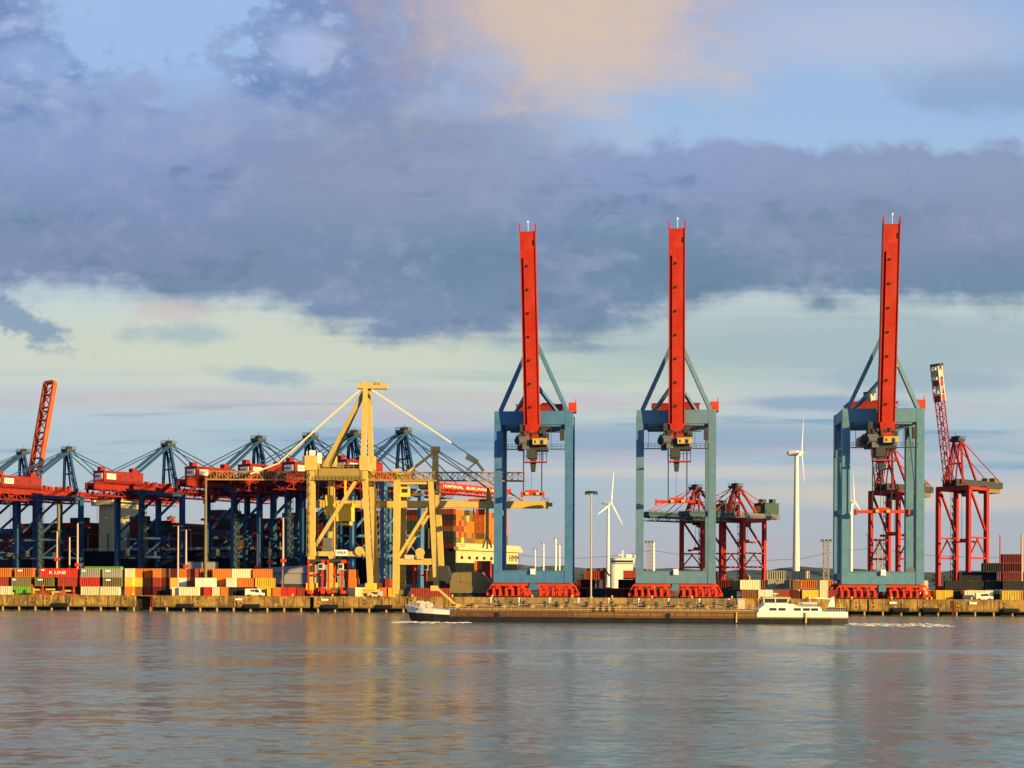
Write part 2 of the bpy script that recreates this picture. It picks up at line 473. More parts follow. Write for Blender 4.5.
def treeline():
    m, b = material('treeline')
    t = X.nt.nodes.new('ShaderNodeTexCoord'); o = X(t.outputs['Object'])
    c = mixc(sstep(noise(o, .08, 5, .6), .4, .6), (.018, .032, .016), (.05, .065, .025))
    X.nt.links.new(c.k, b.inputs['Base Color']); b.inputs['Roughness'].default_value = .9
    rnd = random.Random(5); mb = MB()
    for i in range(330):
        px = rnd.uniform(-40, 1064); y = rnd.uniform(1250, 1500)
        x = (px-512)/F*y
        dens = .5 + .5*math.sin(px*.021+.6) + .35*math.sin(px*.067)
        if rnd.random() > dens: continue
        h = rnd.uniform(7, 14)*(.7+.3*dens); r = h*rnd.uniform(.3, .5)
        for k in range(26):
            a = rnd.uniform(0, 6.28); zz = rnd.uniform(.12, 1); rr = r*math.sqrt(rnd.random())*math.sin(math.pi*min(.97, zz*.8+.12))**.5
            p = Vector((x+rr*math.cos(a), y+rr*math.sin(a), GZ+h*zz)); s = rnd.uniform(.8, 1.7)
            d = [Vector((rnd.gauss(0, 1), rnd.gauss(0, 1), rnd.gauss(0, 1))).normalized()*s for _ in range(4)]
            mb.add([p+q for q in d], [(0, 1, 2), (0, 2, 3), (0, 3, 1), (1, 3, 2)])
    tag(mb.build('treeline', m), kind='stuff', label='dark band of trees in front of the distant hills', cat='trees')
treeline()

# ------------------------------------------------------------------ river quay
def quay():
    m, b = material('quay_concrete')
    t = X.nt.nodes.new('ShaderNodeTexCoord'); o = X(t.outputs['Object'])
    mp = X.nt.nodes.new('ShaderNodeMapping'); X.nt.links.new(o.k, mp.inputs[0]); mp.inputs['Scale'].default_value = (1, 1, .16)
    s = X.nt.nodes.new('ShaderNodeSeparateXYZ'); X.nt.links.new(o.k, s.inputs[0]); z = X(s.outputs[2])
    c = mixc(sstep(noise(o, .13, 8, .72), .38, .62), (.14, .078, .015), (.36, .21, .040))
    c = mixc(sstep(noise(X(mp.outputs[0]), .8, 6, .7), .46, .66)*.9, c, (.06, .028, .010))
    c = mixc(sstep(noise(X(mp.outputs[0]), 1.7, 5, .6, .3), .54, .66)*.75, c, (.55, .38, .12))
    c = mixc(sstep(noise(o, .5, 7, .75), .56, .68)*.8, c, (.045, .030, .014))
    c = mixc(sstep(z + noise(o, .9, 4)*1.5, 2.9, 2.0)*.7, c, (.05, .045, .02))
    X.nt.links.new(c.k, b.inputs['Base Color']); b.inputs['Roughness'].default_value = .85
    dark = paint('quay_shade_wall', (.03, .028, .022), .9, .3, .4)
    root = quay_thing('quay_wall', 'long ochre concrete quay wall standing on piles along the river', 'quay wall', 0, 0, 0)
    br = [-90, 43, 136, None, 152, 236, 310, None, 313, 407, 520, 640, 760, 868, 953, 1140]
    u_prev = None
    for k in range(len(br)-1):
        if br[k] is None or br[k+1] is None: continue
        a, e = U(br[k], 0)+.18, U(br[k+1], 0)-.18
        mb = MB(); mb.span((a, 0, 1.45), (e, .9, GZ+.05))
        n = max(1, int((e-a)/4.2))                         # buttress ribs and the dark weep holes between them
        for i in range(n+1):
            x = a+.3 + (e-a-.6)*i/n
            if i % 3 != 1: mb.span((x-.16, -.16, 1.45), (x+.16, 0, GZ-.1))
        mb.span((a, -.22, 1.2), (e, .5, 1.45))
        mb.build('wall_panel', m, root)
        hb = MB()
        for i in range(n):
            x = a + (e-a)*(i+.5)/n
            if i % 3 == 0:
                for zz in (2.5, 3.7): hb.box((x-1, -.004, zz), (.42, .1, .42))
        if hb.f: hb.build('weep_hole_pattern', M['black'], root)
    cop = MB(); cop.span((-420, -.10, GZ+.05), (420, 1.4, GZ+.28)); cop.build('coping', m, root)
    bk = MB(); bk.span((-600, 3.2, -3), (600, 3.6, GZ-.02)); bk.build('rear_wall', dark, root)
    pm = MB(); pm.tube((0, .35, -3), (0, .35, 1.25), .34, .34, 10)
    p0 = pm.build('pile', paint('pile_concrete', (.30, .22, .11), .85, .3, .5), root)
    u = U(-30, 0); p0.location.x = u; u += 5.4
    while u < U(1060, 0):
        d = p0.copy(); COL.objects.link(d); d.location.x = u; adopt(d, root); u += 5.4
    # tyre-dark fender pockets and pale number plates
    fm = MB(); fm.span((-2.6, -.42, .9), (2.6, -.02, 2.3)); fm.tube((-2.2, -.6, 1.5), (2.2, -.6, 1.5), .5, .5, 10)
    f0 = None
    for px in (186, 252, 330, 384, 900, 838, 930, 1010, 60, 480, 600, 700):
        if f0 is None: f0 = fm.build('fender', M['black'], root); d = f0
        else: d = f0.copy(); COL.objects.link(d); adopt(d, root)
        d.location.x = U(px, 0)
    sm = MB(); sm.span((-1.1, -.30, 3.5), (1.1, -.18, 4.1)); s0 = None
    for px in (239, 325, 893, 973):
        if s0 is None: s0 = sm.build('number_plate', M['white'], root); d = s0
        else: d = s0.copy(); COL.objects.link(d); adopt(d, root)
        d.location.x = U(px, 0)
    # bollards are bolted to the coping
    bm_ = MB(); bm_.tube((0, .7, GZ+.28), (0, .7, GZ+.75), .22, .2, 10); bm_.tube((0, .7, GZ+.75), (0, .7, GZ+.95), .36, .3, 10)
    b0 = None
    for i in range(26):
        if b0 is None: b0 = bm_.build('bollard', M['yellow_bright'], root); d = b0
        else: d = b0.copy(); COL.objects.link(d); adopt(d, root)
        d.location.x = U(12+i*40, 0)
    # rusty ladder lines and the dark opening by the end-on container rows
    lm = MB()
    for sx_ in (-.25, .25): lm.bar((sx_, -.3, .3), (sx_, -.3, GZ), .08)
    for i in range(12): lm.bar((-.25, -.3, .5+i*.35), (.25, -.3, .5+i*.35), .05)
    l0 = None
    for px in (152, 420, 640, 953):
        if l0 is None: l0 = lm.build('ladder', M['bogie_red'], root); d = l0
        else: d = l0.copy(); COL.objects.link(d); adopt(d, root)
        d.location.x = U(px, 0)
quay()

# ------------------------------------------------------------------ the three tall ship-to-shore cranes on the river quay
def bogie_set(root, y):
    for s in (-1, 1):
        b = MB()
        b.prism([(s*.9, y-.5, 3.7), (s*13.4, y-.5, 3.7), (s*12.6, y-.5, 4.66), (s*1.6, y-.5, 4.66)], (0, 1, 0))
        for c in (3.4, 7.3, 11.2):
            b.prism([(s*c-1.9, y-.6, 2.5), (s*c+1.9, y-.6, 2.5), (s*c+.6, y-.6, 3.75), (s*c-.6, y-.6, 3.75)], (0, 1.2, 0))
            b.tube((s*c, y-.85, 3.5), (s*c, y+.85, 3.5), .45, .45, 10)
            for e in (-1.0, 1.0):
                x = s*c+e
                b.prism([(x-.92, y-.75, .6), (x+.92, y-.75, .6), (x+.8, y-.75, 1.3), (x+.3, y-.75, 2.6), (x-.3, y-.75, 2.6), (x-.8, y-.75, 1.3)], (0, 1.5, 0))
                b.box((x-.1, y-1.15, 1.7), (.42, .7, 1.6)); b.box((x-.1, y-1.3, 2.7), (.6, .5, .5)); b.tube((x, y-.95, 2.45), (x, y+.95, 2.45), .3, .3, 8)
        b.box((s*13.9, y, 1.2), (1.2, 1.1, 1.0)); b.bar((s*13.2, y, 3.6), (s*14.2, y, 1.6), .4)
        bo = b.build('bogie', M['bogie_red'], root)
        for c in (3.4, 7.3, 11.2):
            for e in (-1.0, 1.0):
                for w in (-.45, .45):
                    wm = MB(); x = s*c+e+w
                    wm.tube((x, y-.35, .42), (x, y+.35, .42), .41, .41, 12); wm.tube((x, y-.85, .42), (x, y+.85, .42), .14, .14, 8)
                    wm.build('wheel', M['dark_machine'], bo)
def tall_crane(name, label, u, spreader_len, spreader_z, boom_roll, hook_off, blue):
    root = quay_thing(name, label, 'container crane', u, 5.0, group='three tall cranes with raised red booms')
    G, LW = 15.0, 11.05                       # rail gauge, leg centre from the middle
    B, D = M[blue], M['dark_machine']
    for y in (0, G):
        for s in (-1, 1):
            lg = part('leg', B, root, lambda m: (m.bar((s*LW, y, 4.7), (s*(LW-.05), y, 58.1), 2.35, 2.6), m.box((s*LW, y, 9.3), (2.5, 2.75, .25)), m.box((s*LW, y, 30), (2.45, 2.7, .2)), m.box((s*LW, y, 45), (2.45, 2.7, .2))))
        part('sill_beam', B, root, lambda m: (m.box((0, y, 6.55), (2*LW-2.36, 2.3, 3.7)), m.box((0, y-.1, 8.5), (2*LW-2.4, 2.5, .2)), m.box((0, y, 3.6), (2.2, 1.6, 2.2))))
        part('cross_beam', B, root, lambda m: (m.box((0, y, 56.0), (2*LW-2.36, 2.5, 4.2)), m.box((0, y, 53.6), (2*LW-5, 1.9, .6))))
        bogie_set(root, y)
    for s in (-1, 1):                         # along the sides: ties, portal beam, diagonal
        part('side_beam', B, root, lambda m: m.box((s*LW, G/2, 56.3), (2.0, G-2.6, 3.4)))
        part('side_brace', B, root, lambda m: m.bar((s*LW, 1.2, 28), (s*LW, G-1.2, 54), 1.0))
        part('side_tie', B, root, lambda m: m.box((s*LW, G/2, 27.0), (1.2, G-2.6, 1.6)))
        part('ground_tie', B, root, lambda m: m.box((s*LW, G/2, 7.0), (1.3, G-2.6, 2.0)))
    part('sill_lamp', M['lamp_lens'], root, lambda m: (m.box((0, -1.6, 8.2), (1.3, .8, 1.5)), m.box((0, -1.45, 8.2), (1.6, .5, 1.8))))
    part('corner_house', M['bogie_red'], root, lambda m: (m.box((LW+.9, 4, 59.6), (2.4, 4, 3.0)), m.bar((LW+1.8, 3, 61), (LW+2.0, 3, 62.5), .25)))
    part('ladder', D, root, lambda m: ([m.box((LW-.4, 1.75, 10+i*4.4), (1.1, .7, .12)) for i in range(10)], m.bar((LW-.9, 1.9, 9), (LW-.9, 1.9, 54), .1), m.bar((LW+.2, 1.9, 9), (LW+.2, 1.9, 54), .1)))
    part('cable_reel', M['grey_machine'], root, lambda m: (m.tube((LW-.8, G/2-.4, 8.6), (LW-.8, G/2+.4, 8.6), 1.5, 1.5, 16), m.tube((LW-.8, G/2-.6, 8.6), (LW-.8, G/2+.6, 8.6), .4, .4, 8)))
    # girder with the machine house on top, running inland
    part('girder', M['girder_red'], root, lambda m: (m.box((0, 14, 51.2), (4.6, 38, 2.6)), [m.bar((s*2.4, 0, 51.5), (s*5.5, 0, 53.6), .5) for s in (-1, 1)]))
    part('machine_house', M['girder_red'], root, lambda m: (m.box((.5, 23, 59.5), (15, 11, 6.0)), m.box((.5, 23, 62.6), (15.4, 11.4, .3)), m.box((3, 23, 63.2), (4, 3, 1.0)), m.box((0, 7, 57.2), (8, 12, 2.6))))
    # A-frame
    af = MB()
    for s in (-1, 1):
        af.bar((s*10.4, 0, 58.2), (s*.7, -1.5, 79.6), 1.15)
        af.bar((s*7.6, G-1, 58.2), (s*.8, 1.5, 66.5), .95)
        af.bar((s*.8, 1.5, 66.5), (s*.7, -1.5, 79.6), .8)
    af.box((0, -1.5, 79.6), (2.0, 1.6, 1.0))
    af.build('a_frame', B, root)
    # boom, hinged at the front of the girder and raised
    pivot = Vector((0, -5.6, 52.6)); LB = 58.9
    bm_ = MB()
    bm_.span((-1.55, -.9, 0), (2.3, 1.7, LB)); bm_.span((-2.6, -.95, 0), (-2.25, 1.7, LB)); bm_.span((-2.25, .6, 0), (-1.55, 1.7, LB-.2))
    bm_.span((2.3, -1.15, 0), (2.58, 1.72, LB)); bm_.span((-2.25, -.88, LB-8), (-1.55, .6, LB))
    for s in (-1, 1):
        bm_.prism([(s*2.55-.2, -.9, LB), (s*2.55-.2, .6, LB), (s*2.55-.2, .2, LB+2.0), (s*2.55-.2, -.2, LB+2.4)], (.42, 0, 0))
    for i in range(8): bm_.span((-1.5, -.96, 3+i*7.1), (2.3, -.9, 3.1+i*7.1))
    boom = bm_.build('boom', M['boom_red'], root)
    boom.location = pivot; boom.rotation_euler = (R(5.0), R(boom_roll), 0); boom.scale = (.94, 1, 1)
    hm = MB()
    for i in range(7):
        hm = MB(); z0_ = 5.6+i*7.1
        hm.span((-1.2, -1.05, z0_), (-.3, -.9, z0_+.25)); hm.span((-.35, -1.1, z0_+.25), (-.1, -.9, z0_+.75)); hm.span((-1.1, -.95, z0_+.25), (-.6, -.9, z0_+.75))
        hm.build('bracket', M['black'], boom)
    part('boom_tip_block', M['black'], boom, lambda m: m.span((1.5, -1.0, LB-4.2), (2.25, -.9, LB-2.6)))
    part('boom_lamp', M['white'], boom, lambda m: (m.bar((.2, 0, LB), (.2, 0, LB+2.6), .14), m.box((.2, 0, LB+2.9), (.5, .5, .7))))
    part('boom_anchor', M['crane_yellow'], boom, lambda m: [m.box((2.9, .8, 16+k), (.6, .6, .5+.3*(k > 0))) for k in (0, 1.6)])
    # trolley with the hoist hanging under the girder end, and the operator's cab
    tr = MB(); h = hook_off
    tr.span((-4.3+h, -7.2, 46.6), (-1.2+h, 1.5, 50.2)); tr.span((-3.0+h, -5.2, 50.0), (3.6+h, 2, 51.8)); tr.span((-1.6+h, -6.9, 43.0), (1.2+h, -1.2, 46.8)); tr.span((-1.2+h, -6.6, 46.8), (4.0+h, 1, 49.6))
    tr.prism([(-.9+h, -6.4, 43.0), (1.1+h, -6.4, 43.0), (.7+h, -6.4, 38.9), (-.5+h, -6.4, 38.9)], (0, 2.4, 0))
    tr.span((1.0+h, -6.4, 45.4), (4.6+h, -1, 46.4)); tr.tube((-4.6+h, -6.2, 48.4), (-4.6+h, -1.5, 48.4), 1.1, 1.1, 10)
    for x in (-3.8, -2.2, 2.6, 4.2): tr.bar((x+h, -6.5, 49.4), (x*.8+h, -5.4, 52.6), .35)
    for x in (2.2, 3.2, 4.3): tr.bar((x+h, -6.2, 41.8), (x+h, -6.2, 46), .2)
    for x in (-2.6, -1.8): tr.bar((x+h, -6.2, 42), (x+h, -6.2, 46.6), .2)
    tr.bar((-2.6+h, -6.2, 43.6), (4.3+h, -6.2, 44.4), .16)
    for x0_, x1_, za_, zb_ in ((-3.9, -2.5, 50.0, 53.4), (2.5, 3.9, 49.6, 52.8), (-5.2, -4.0, 47.4, 49.8), (4.0, 4.9, 48.9, 50.6), (-4.6, -2.8, 45.4, 46.7)): tr.span((x0_+h, -6.8, za_), (x1_+h, -3.5, zb_))
    for k in range(7): tr.box((-3.6+h+k*1.2, -7.2-.2*(k % 2), 50.2+.35*(k % 3)), (.7, .6, .9+.3*(k % 2)))
    tr.build('trolley', D, root)
    part('hoist_drum', M['grey_machine'], root, lambda m: (m.tube((-3.9+h, -7.6, 48.0), (-1.6+h, -7.6, 48.0), .9, .9, 12), m.box((-2.6+h, -7.3, 48.2), (3.2, .5, 2.6)), m.box((-2.0+h, -7.2, 46.4), (2.0, 1.6, 1.6))))
    cab = part('operator_cab', M['cab_ochre'], root, lambda m: (m.span((.2+h, -9.4, 46.9), (4.5+h, -6.6, 48.5)), m.span((.0+h, -9.6, 48.5), (4.7+h, -6.4, 48.75))))
    part('window', M['glass'], cab, lambda m: m.span((2.5+h, -9.46, 46.95), (3.5+h, -9.4, 48.2)))
    part('window', M['glass'], cab, lambda m: m.span((.7+h, -9.46, 47.3), (1.2+h, -9.4, 48.1)))
    part('cab_platform', M['bogie_red'], root, lambda m: m.span((-2.6+h, -8.0, 41.6), (4.4+h, -5, 41.9)))
    part('boom_hinge', M['boom_red'], root, lambda m: m.prism([(-1.8, -7.3, 49.2), (2.0, -7.3, 49.2), (2.2, -7.3, 53.2), (-2.2, -7.3, 53.2)], (0, 3.2, 0)))
    wk = MB()
    wk.span((-LW+1.2, -3, 46.0), (-4.4+h, -1.8, 46.2)); wk.rail((-LW+1.2, -3, 46.2), (-4.4+h, -3, 46.2), 1.4, 5, .1)
    for x in (-LW+6.2, -LW+2.6): wk.bar((x, -2.4, 46), (x, -2.4, 53.5), .13)
    wk.build('walkway', M['dark_machine'], root)
    wk = MB()
    wk.span((5+h, -3, 46.0), (LW-1.2, -1.8, 46.2)); wk.rail((5+h, -3, 46.2), (LW-1.2, -3, 46.2), 1.4, 4, .1)
    for x in (LW-5.4,): wk.bar((x, -2.4, 46), (x, -2.4, 53.5), .13)
    wk.box((LW-2.0, -2.2, 50.5), (1.4, 1.2, 3.4))
    wk.build('walkway', M['dark_machine'], root)
    # spreader on its ropes
    h0 = h + (0 if spreader_len < 9 else .4)
    sp = MB(); q = spreader_len/2
    sp.box((h0, -6, spreader_z), (spreader_len, 1.3, .9)); sp.box((h0-.2, -6, spreader_z+.7), (4.2, 2.0, 1.0))
    for s in (-1, 1): sp.box((h0+s*(q-.3), -6, spreader_z-.1), (.6, 2.5, 1.7))
    spo = sp.build('spreader', M['bogie_red'], root)
    part('twist_lock_beam', M['crane_yellow'], spo, lambda m: [m.box((h0+s*1.6, -7.05, spreader_z+.1), (1.0, .3, .8)) for s in (-1, 1)])
    part('hoist_rope', M['cable'], root, lambda m: [m.bar((h0+x, -6, spreader_z+.6), (h0+x, -6, 46.6), .16) for x in (-2.9, -2.7, 2.7, 2.9)])
    part('power_cable', M['cable'], root, lambda m: m.bar((h0-.4, -5.6, spreader_z+.6), (h0-.4, -5.6, 41.5), .09))
    return root
tall_crane('ship_to_shore_crane', 'tall blue crane with raised red boom, nearest to the yellow cranes, short spreader', U(533, 5), 7.2, 32.0, -1.2, .2, 'steel_blue')
tall_crane('ship_to_shore_crane', 'tall blue crane with raised red boom, the middle one of the three', U(675.5, 5), 13.6, 29.6, -.3, -.1, 'steel_teal')
tall_crane('ship_to_shore_crane', 'tall blue crane with raised red boom, farthest from the yellow cranes, low wide spreader', U(882, 5), 16.0, 26.5, 0.35, -1.6, 'steel_pale')

# ------------------------------------------------------------------ gantry cranes of the container berths behind
def gantry(name, label, loc, rotz, p, group):
    """Container crane: rails along x, water side +y. p holds its measures and paints."""
    root = thing(name, label, 'container crane', loc, rotz, group)
    hw, G, zt, za = p['hw'], p['gauge'], p['top'], p['apex']
    c, lc = p['leg_paint'], p['lw']
    for s in (-1, 1):
        for y in (0, -G):
            part('leg', c, root, lambda m: (m.bar((s*hw, y, 1.6), (s*hw, y, zt), lc, lc*1.15), m.box((s*hw, y, zt*.42), (lc*1.12, lc*1.3, .3)), m.box((s*hw, y, zt*.7), (lc*1.12, lc*1.3, .3))))
        part('side_brace', c, root, lambda m: (m.bar((s*hw, -G, zt*.56), (s*hw, -1, zt-1), lc*.5), m.bar((s*hw, -G, zt*.52), (s*hw, 0, zt*.52), lc*.45), m.bar((s*hw, -G, zt*.33), (s*hw, 0, zt*.33), lc*.55),
                                                   m.bar((s*hw, -G, zt*.32), (s*hw, -G*.45, zt*.52), lc*.3), m.bar((s*hw, 0, zt*.32), (s*hw, -G*.55, zt*.52), lc*.3), m.bar((s*hw, -G, zt-1.2), (s*hw, 0, zt-1.2), lc*.8)))
    for y in (0, -G):
        part('portal_beam', c, root, lambda m: m.box((0, y, zt-.9), (2*hw+lc, lc*.95, lc*1.2)))
        part('sill_beam', c, root, lambda m: (m.box((0, y, 2.6), (2*hw+2, lc*.9, 1.6)), [m.box((s*hw*.75, y, .9), (hw*.9, .9, 1.7)) for s in (-1, 1)]))
    gz = zt
    part('girder', p['girder_paint'], root, lambda m: ([m.box((s*3.1, (3-p['back'])/2, gz+1.5), (1.3, p['back']+3, 3.0)) for s in (-1, 1)], [m.box((0, -p['back']+1+i*(p['back']+1)/6, gz+2), (6, .7, 1.4)) for i in range(7)],
                                                           m.rail((4.2, -p['back'], gz+2.6), (4.2, 3, gz+2.6), 1.5, 14, .14), m.span((3.7, -p['back'], gz+2.4), (4.4, 3, gz+2.6))))
    if p.get('sign'):
        part('girder_truss', p['girder_paint'], root, lambda m: lattice_under(m, p))
        part('festoon_rail', M['dark_machine'], root, lambda m: ([m.box((-4.6, -p['back']+2+i*3.1, gz-1.2-.7*(i % 3)), (.5, 1.2, 1.6)) for i in range(18)], m.bar((-4.6, -p['back'], gz), (-4.6, 3, gz), .3)))
        part('drive_house', M['dark_machine'], root, lambda m: (m.box((0, -G*.5, zt*.33+1.6), (2*hw*.7, 5, 2.6)), m.box((-hw+2, -G+3, zt*.33+2), (3, 3.4, 3)), m.box((0, -G, zt*.33), (2*hw, .8, .9)), m.box((0, 0, zt*.33), (2*hw, .8, .9)), m.rail((-hw, -G-.8, zt*.33+.5), (hw, -G-.8, zt*.33+.5), 1.3, 8, .14)))
    h0, h1, hh, hx = p['house']; g0 = gz; gz = g0 + p.get('house_z', 3.1) - 3.1
    house = part('machine_house', p['house_paint'], root, lambda m: (m.span((-hx, h0, gz+3.1), (hx, h1, gz+3.1+hh)), m.span((-hx-.3, h0-.3, gz+3.1+hh), (hx+.3, h1+.3, gz+3.5+hh)),
                                                                    m.box((-hx*.5, h0+3, gz+4.6+hh), (2.6, 2.6, 2.2)), m.box((hx*.4, h1-4, gz+4.6+hh), (3.0, 3.2, 2.2))))
    if p.get('sign'):
        sg = part('sign', M['white'], house, lambda m: (m.box((.4, h0-.2, gz+3.2+hh*.55), (5.6, .2, 2.9)), m.box((hx+.12, h0+hx, gz+3.2+hh*.55), (.2, 5.2, 2.7))))
        text('lettering', p['sign'], 1.9, M['black_letter'], sg, (-.2, h0-.34, gz+3.2+hh*.55), width=3.9)
        text('lettering', p['sign'], 1.8, M['black_letter'], sg, (hx+.26, h0+hx, gz+3.2+hh*.55), (R(90), 0, R(90)), width=3.8)
    elif p.get('house_face'):
        part('house_face', p['house_face'], house, lambda m: m.span((-hx*.2, h1+.02, gz+4), (hx, h1+.2, gz+3+hh*.8)))
    gz = g0
    if p.get('sign'):
        rr = random.Random(label)
        part('gallery', p['girder_paint'], root, lambda m: (m.span((hx, h0, gz+2.9), (hx+1.5, h1, gz+3.1)), m.rail((hx+1.4, h0, gz+3.1), (hx+1.4, h1, gz+3.1), 1.2, 10, .14), m.rail((-hx, h0-1.4, gz+3.1), (hx, h0-1.4, gz+3.1), 1.2, 4, .14), m.span((-hx, h0-1.5, gz+2.9), (hx, h0, gz+3.1))))
        part('vent_grille', M['dark_machine'], house, lambda m: [m.box((hx+.06, h1-3-k*3.6, gz+5.0+(k % 2)*1.6), (.12, 1.6, 1.1)) for k in range(5)])
        part('girder_equipment', paint('equipment_red', (.30, .03, .010), .6, .5, .5), root, lambda m: [m.box((rr.uniform(-3, 3.5), -16+k*1.7, gz+3.2+rr.uniform(.2, .9)), (rr.uniform(1.2, 3), rr.uniform(1.2, 2), rr.uniform(1.2, 3.4))) for k in range(10)] + [m.box((0, -8, gz+3.1), (3.0, 17, .3))])
    # A-frame, stays, platform on the apex
    af = MB(); w = p['aw']
    for s in (-1, 1):
        af.bar((s*hw*.62, 0, gz+1), (s*2.0, p['ay'], za), w); af.bar((s*2.4, p['ay']-.4, za-.3), (s*3.2, -G-(5 if p.get('sign') else -1), gz+3.0), w)
        af.bar((s*1.6, p['ay']+.5, za-.3), (s*3.0, 2.5, gz+3.0), w*.6)
    af.truss((0, p['ay']+.8, za-1), (0, 3.4, gz+3), 1.6, 1.2, 5, w*.25, w*.2, up=(0, 1, 0))
    af.box((0, p['ay']*.5, (gz+za)/2), (hw*.9, .6, .7))
    af.build('a_frame', p['frame_paint'], root)
    part('apex_platform', p['apex_paint'], root, lambda m: (m.box((0, p['ay']+.6, za+.3), (5.6, 5.2, 1.3)), m.rail((-2.8, p['ay']-2, za+.9), (2.8, p['ay']-2, za+.9), 1.3, 4, .14), m.rail((2.8, p['ay']-2, za+.9), (2.8, p['ay']+3.4, za+.9), 1.3, 4, .14),
                                                               m.tube((-2, p['ay']+1, za+1.6), (2, p['ay']+1, za+1.6), .8, .8, 10), m.bar((1, p['ay'], za+1), (1, p['ay'], za+4), .14)))
    st = MB()
    for s in (-1, 1): st.bar((s*2.3, p['ay']-.5, za-.2), (s*3.1, -p['back']+1, gz+3.0), p['sw'])
    st.build('backstay', p['frame_paint'], root)
    LB = p['boom']; hy = 3.4
    if p['boom_state'] == 'down':
        st = MB()
        for s in (-1, 1):
            for k in (.42, .88): st.bar((s*2.3, p['ay']+.8, za), (s*3.1, hy+LB*k, gz+3.0), p['sw'])
        st.build('forestay', p['frame_paint'], root)
    bo = MB(); n = max(4, int(LB/8))
    if p['boom_kind'] == 'box':
        for s in (-1, 1):
            if p['boom_state'] == 'up': bo.span((s*4.4-.8, 0, -1.2), (s*4.4+.8, LB, 1.2)); continue
            bo.span((s*3.1-.65, 0, -1.5), (s*3.1+.65, LB, 1.3)); bo.rail((s*4.2, 0, .8), (s*4.2, LB, .8), 1.4, n*2, .13); bo.span((s*3.6, 0, .6), (s*4.4, LB, .8))
        for i in range(n+1):
            if p['boom_state'] == 'down' or i % 2 == 0: bo.box((0, .5+(LB-1)*i/n, 0), (5 if p['boom_state'] == 'down' else 7.2, .6, 1.3))
        if p['boom_state'] == 'up': bo.truss((0, 0, .4), (0, LB, .4), 7.4, 1.2, 9, .25, .5)
        bo.box((0, LB+.4, .2), (8.2, 1.2, 2.2))
        if p['boom_state'] == 'down': bo.truss((0, 0, -2.2), (0, LB-2, -2.2), 7.4, 2.0, n*2, .34, .24)
        boom = bo.build('boom', p['boom_paint'], root)
        if p.get('boom_text'):
            wa, wb = p['boom_text'].split()
            text('lettering', wa, 2.3, M['white_letter'], boom, (3.1+.72, LB*.37, -.1), (R(90), 0, R(90)), width=LB*.22)
            text('lettering', wb, 2.3, M['white_letter'], boom, (3.1+.72, LB*.67, -.1), (R(90), 0, R(90)), width=LB*.31)
    else:
        k = .70
        bo.truss((0, 0, 0), (0, LB*k, 0), 3.2, 2.6, n+5, .34, .22)
        boom = bo.build('boom', p['boom_paint'], root)
        part('boom_tip', M['white_worn'], boom, lambda m: (m.truss((0, LB*k+.1, 0), (0, LB, 0), 3.6, 2.8, 5, .6, .36), m.box((0, LB*k+(LB-LB*k)*.8, 0), (3.8, 3, 2.6))))
        for kk in (1.5, 8.5): part('boom_band', M['portal_red'], boom, lambda m: m.box((0, LB*k+kk, 0), (4.0, 2.8, 3.2)))
        part('boom_head', M['dark_machine'], boom, lambda m: m.box((0, LB+.6, .6), (5.0, 1.2, 3.2)))
    boom.location = (0, hy, gz+1.4)
    boom.rotation_euler = (R(p.get('boom_angle', 0)), 0, 0)
    # trolley with cab, and the spreader under it
    ty = p['trolley']
    part('trolley', M['dark_machine'], root, lambda m: (m.box((0, ty, gz-.9), (6.4, 6, 1.6)), m.box((0, ty+1, gz-2.4), (3.4, 2.6, 1.5))))
    part('operator_cab', p['cab_paint'], root, lambda m: m.box((2.6, ty-4.4, gz-2.6), (2.6, 3.0, 3.0)))
    part('spreader', M['bogie_red'], root, lambda m: (m.box((0, ty, p['hook']), (12.2, 1.2, .7)), m.box((0, ty, p['hook']+.9), (4, 2.2, 1.2)), [m.box((s*5.9, ty, p['hook']-.2), (.5, 2.4, 1.2)) for s in (-1, 1)]))
    part('hoist_rope', M['cable'], root, lambda m: [m.bar((x, ty, p['hook']+1), (x, ty, gz-2), .13) for x in (-1.6, 1.6)])
    part('stair_tower', p['apex_paint'], root, lambda m: ([m.box((hw+lc*.9, -G, 4+i*3.4), (1.4, 2.6, .16)) for i in range(int((zt-4)/3.4))], [m.bar((hw+lc*.9+a, -G+b, 3), (hw+lc*.9+a, -G+b, zt), .14) for a in (-.6, .6) for b in (-1.2, 1.2)],
                                                           [m.bar((hw+lc*.9, -G-1.2, 4+i*3.4), (hw+lc*.9, -G+1.2, 7.4+i*3.4), .3) for i in range(int((zt-8)/3.4))]))
    part('cable_reel', M['crane_yellow'], root, lambda m: m.tube((hw-3, -G-1.2, 6.5), (hw-3, -G-.5, 6.5), 2.2, 2.2, 16))
    return root

def lattice_under(m, p):
    g = p['top']
    m.truss((0, -p['back'], g-1.8), (0, 3, g-1.8), 7.6, 3.2, 11, .5, .34)
row = dict(hw=9.5, gauge=25, top=48.8, apex=73.5, ay=-2.0, lw=2.0, aw=1.15, sw=.42, back=48, boom=66, boom_state='down', boom_kind='box',
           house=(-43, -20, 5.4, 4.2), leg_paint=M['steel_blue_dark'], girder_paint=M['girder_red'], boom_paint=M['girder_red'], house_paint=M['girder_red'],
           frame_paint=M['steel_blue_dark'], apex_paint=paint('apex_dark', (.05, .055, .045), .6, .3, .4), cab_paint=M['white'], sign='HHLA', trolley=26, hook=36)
BOOM_ROT = math.atan2(-.6, .8)
def on_row(px, ylocal=0.0):
    t = (px-512)/F
    k = (t*(PR.y+RY.y*ylocal) - PR.x - RY.x*ylocal)/(RX.x - t*RX.y)
    return k
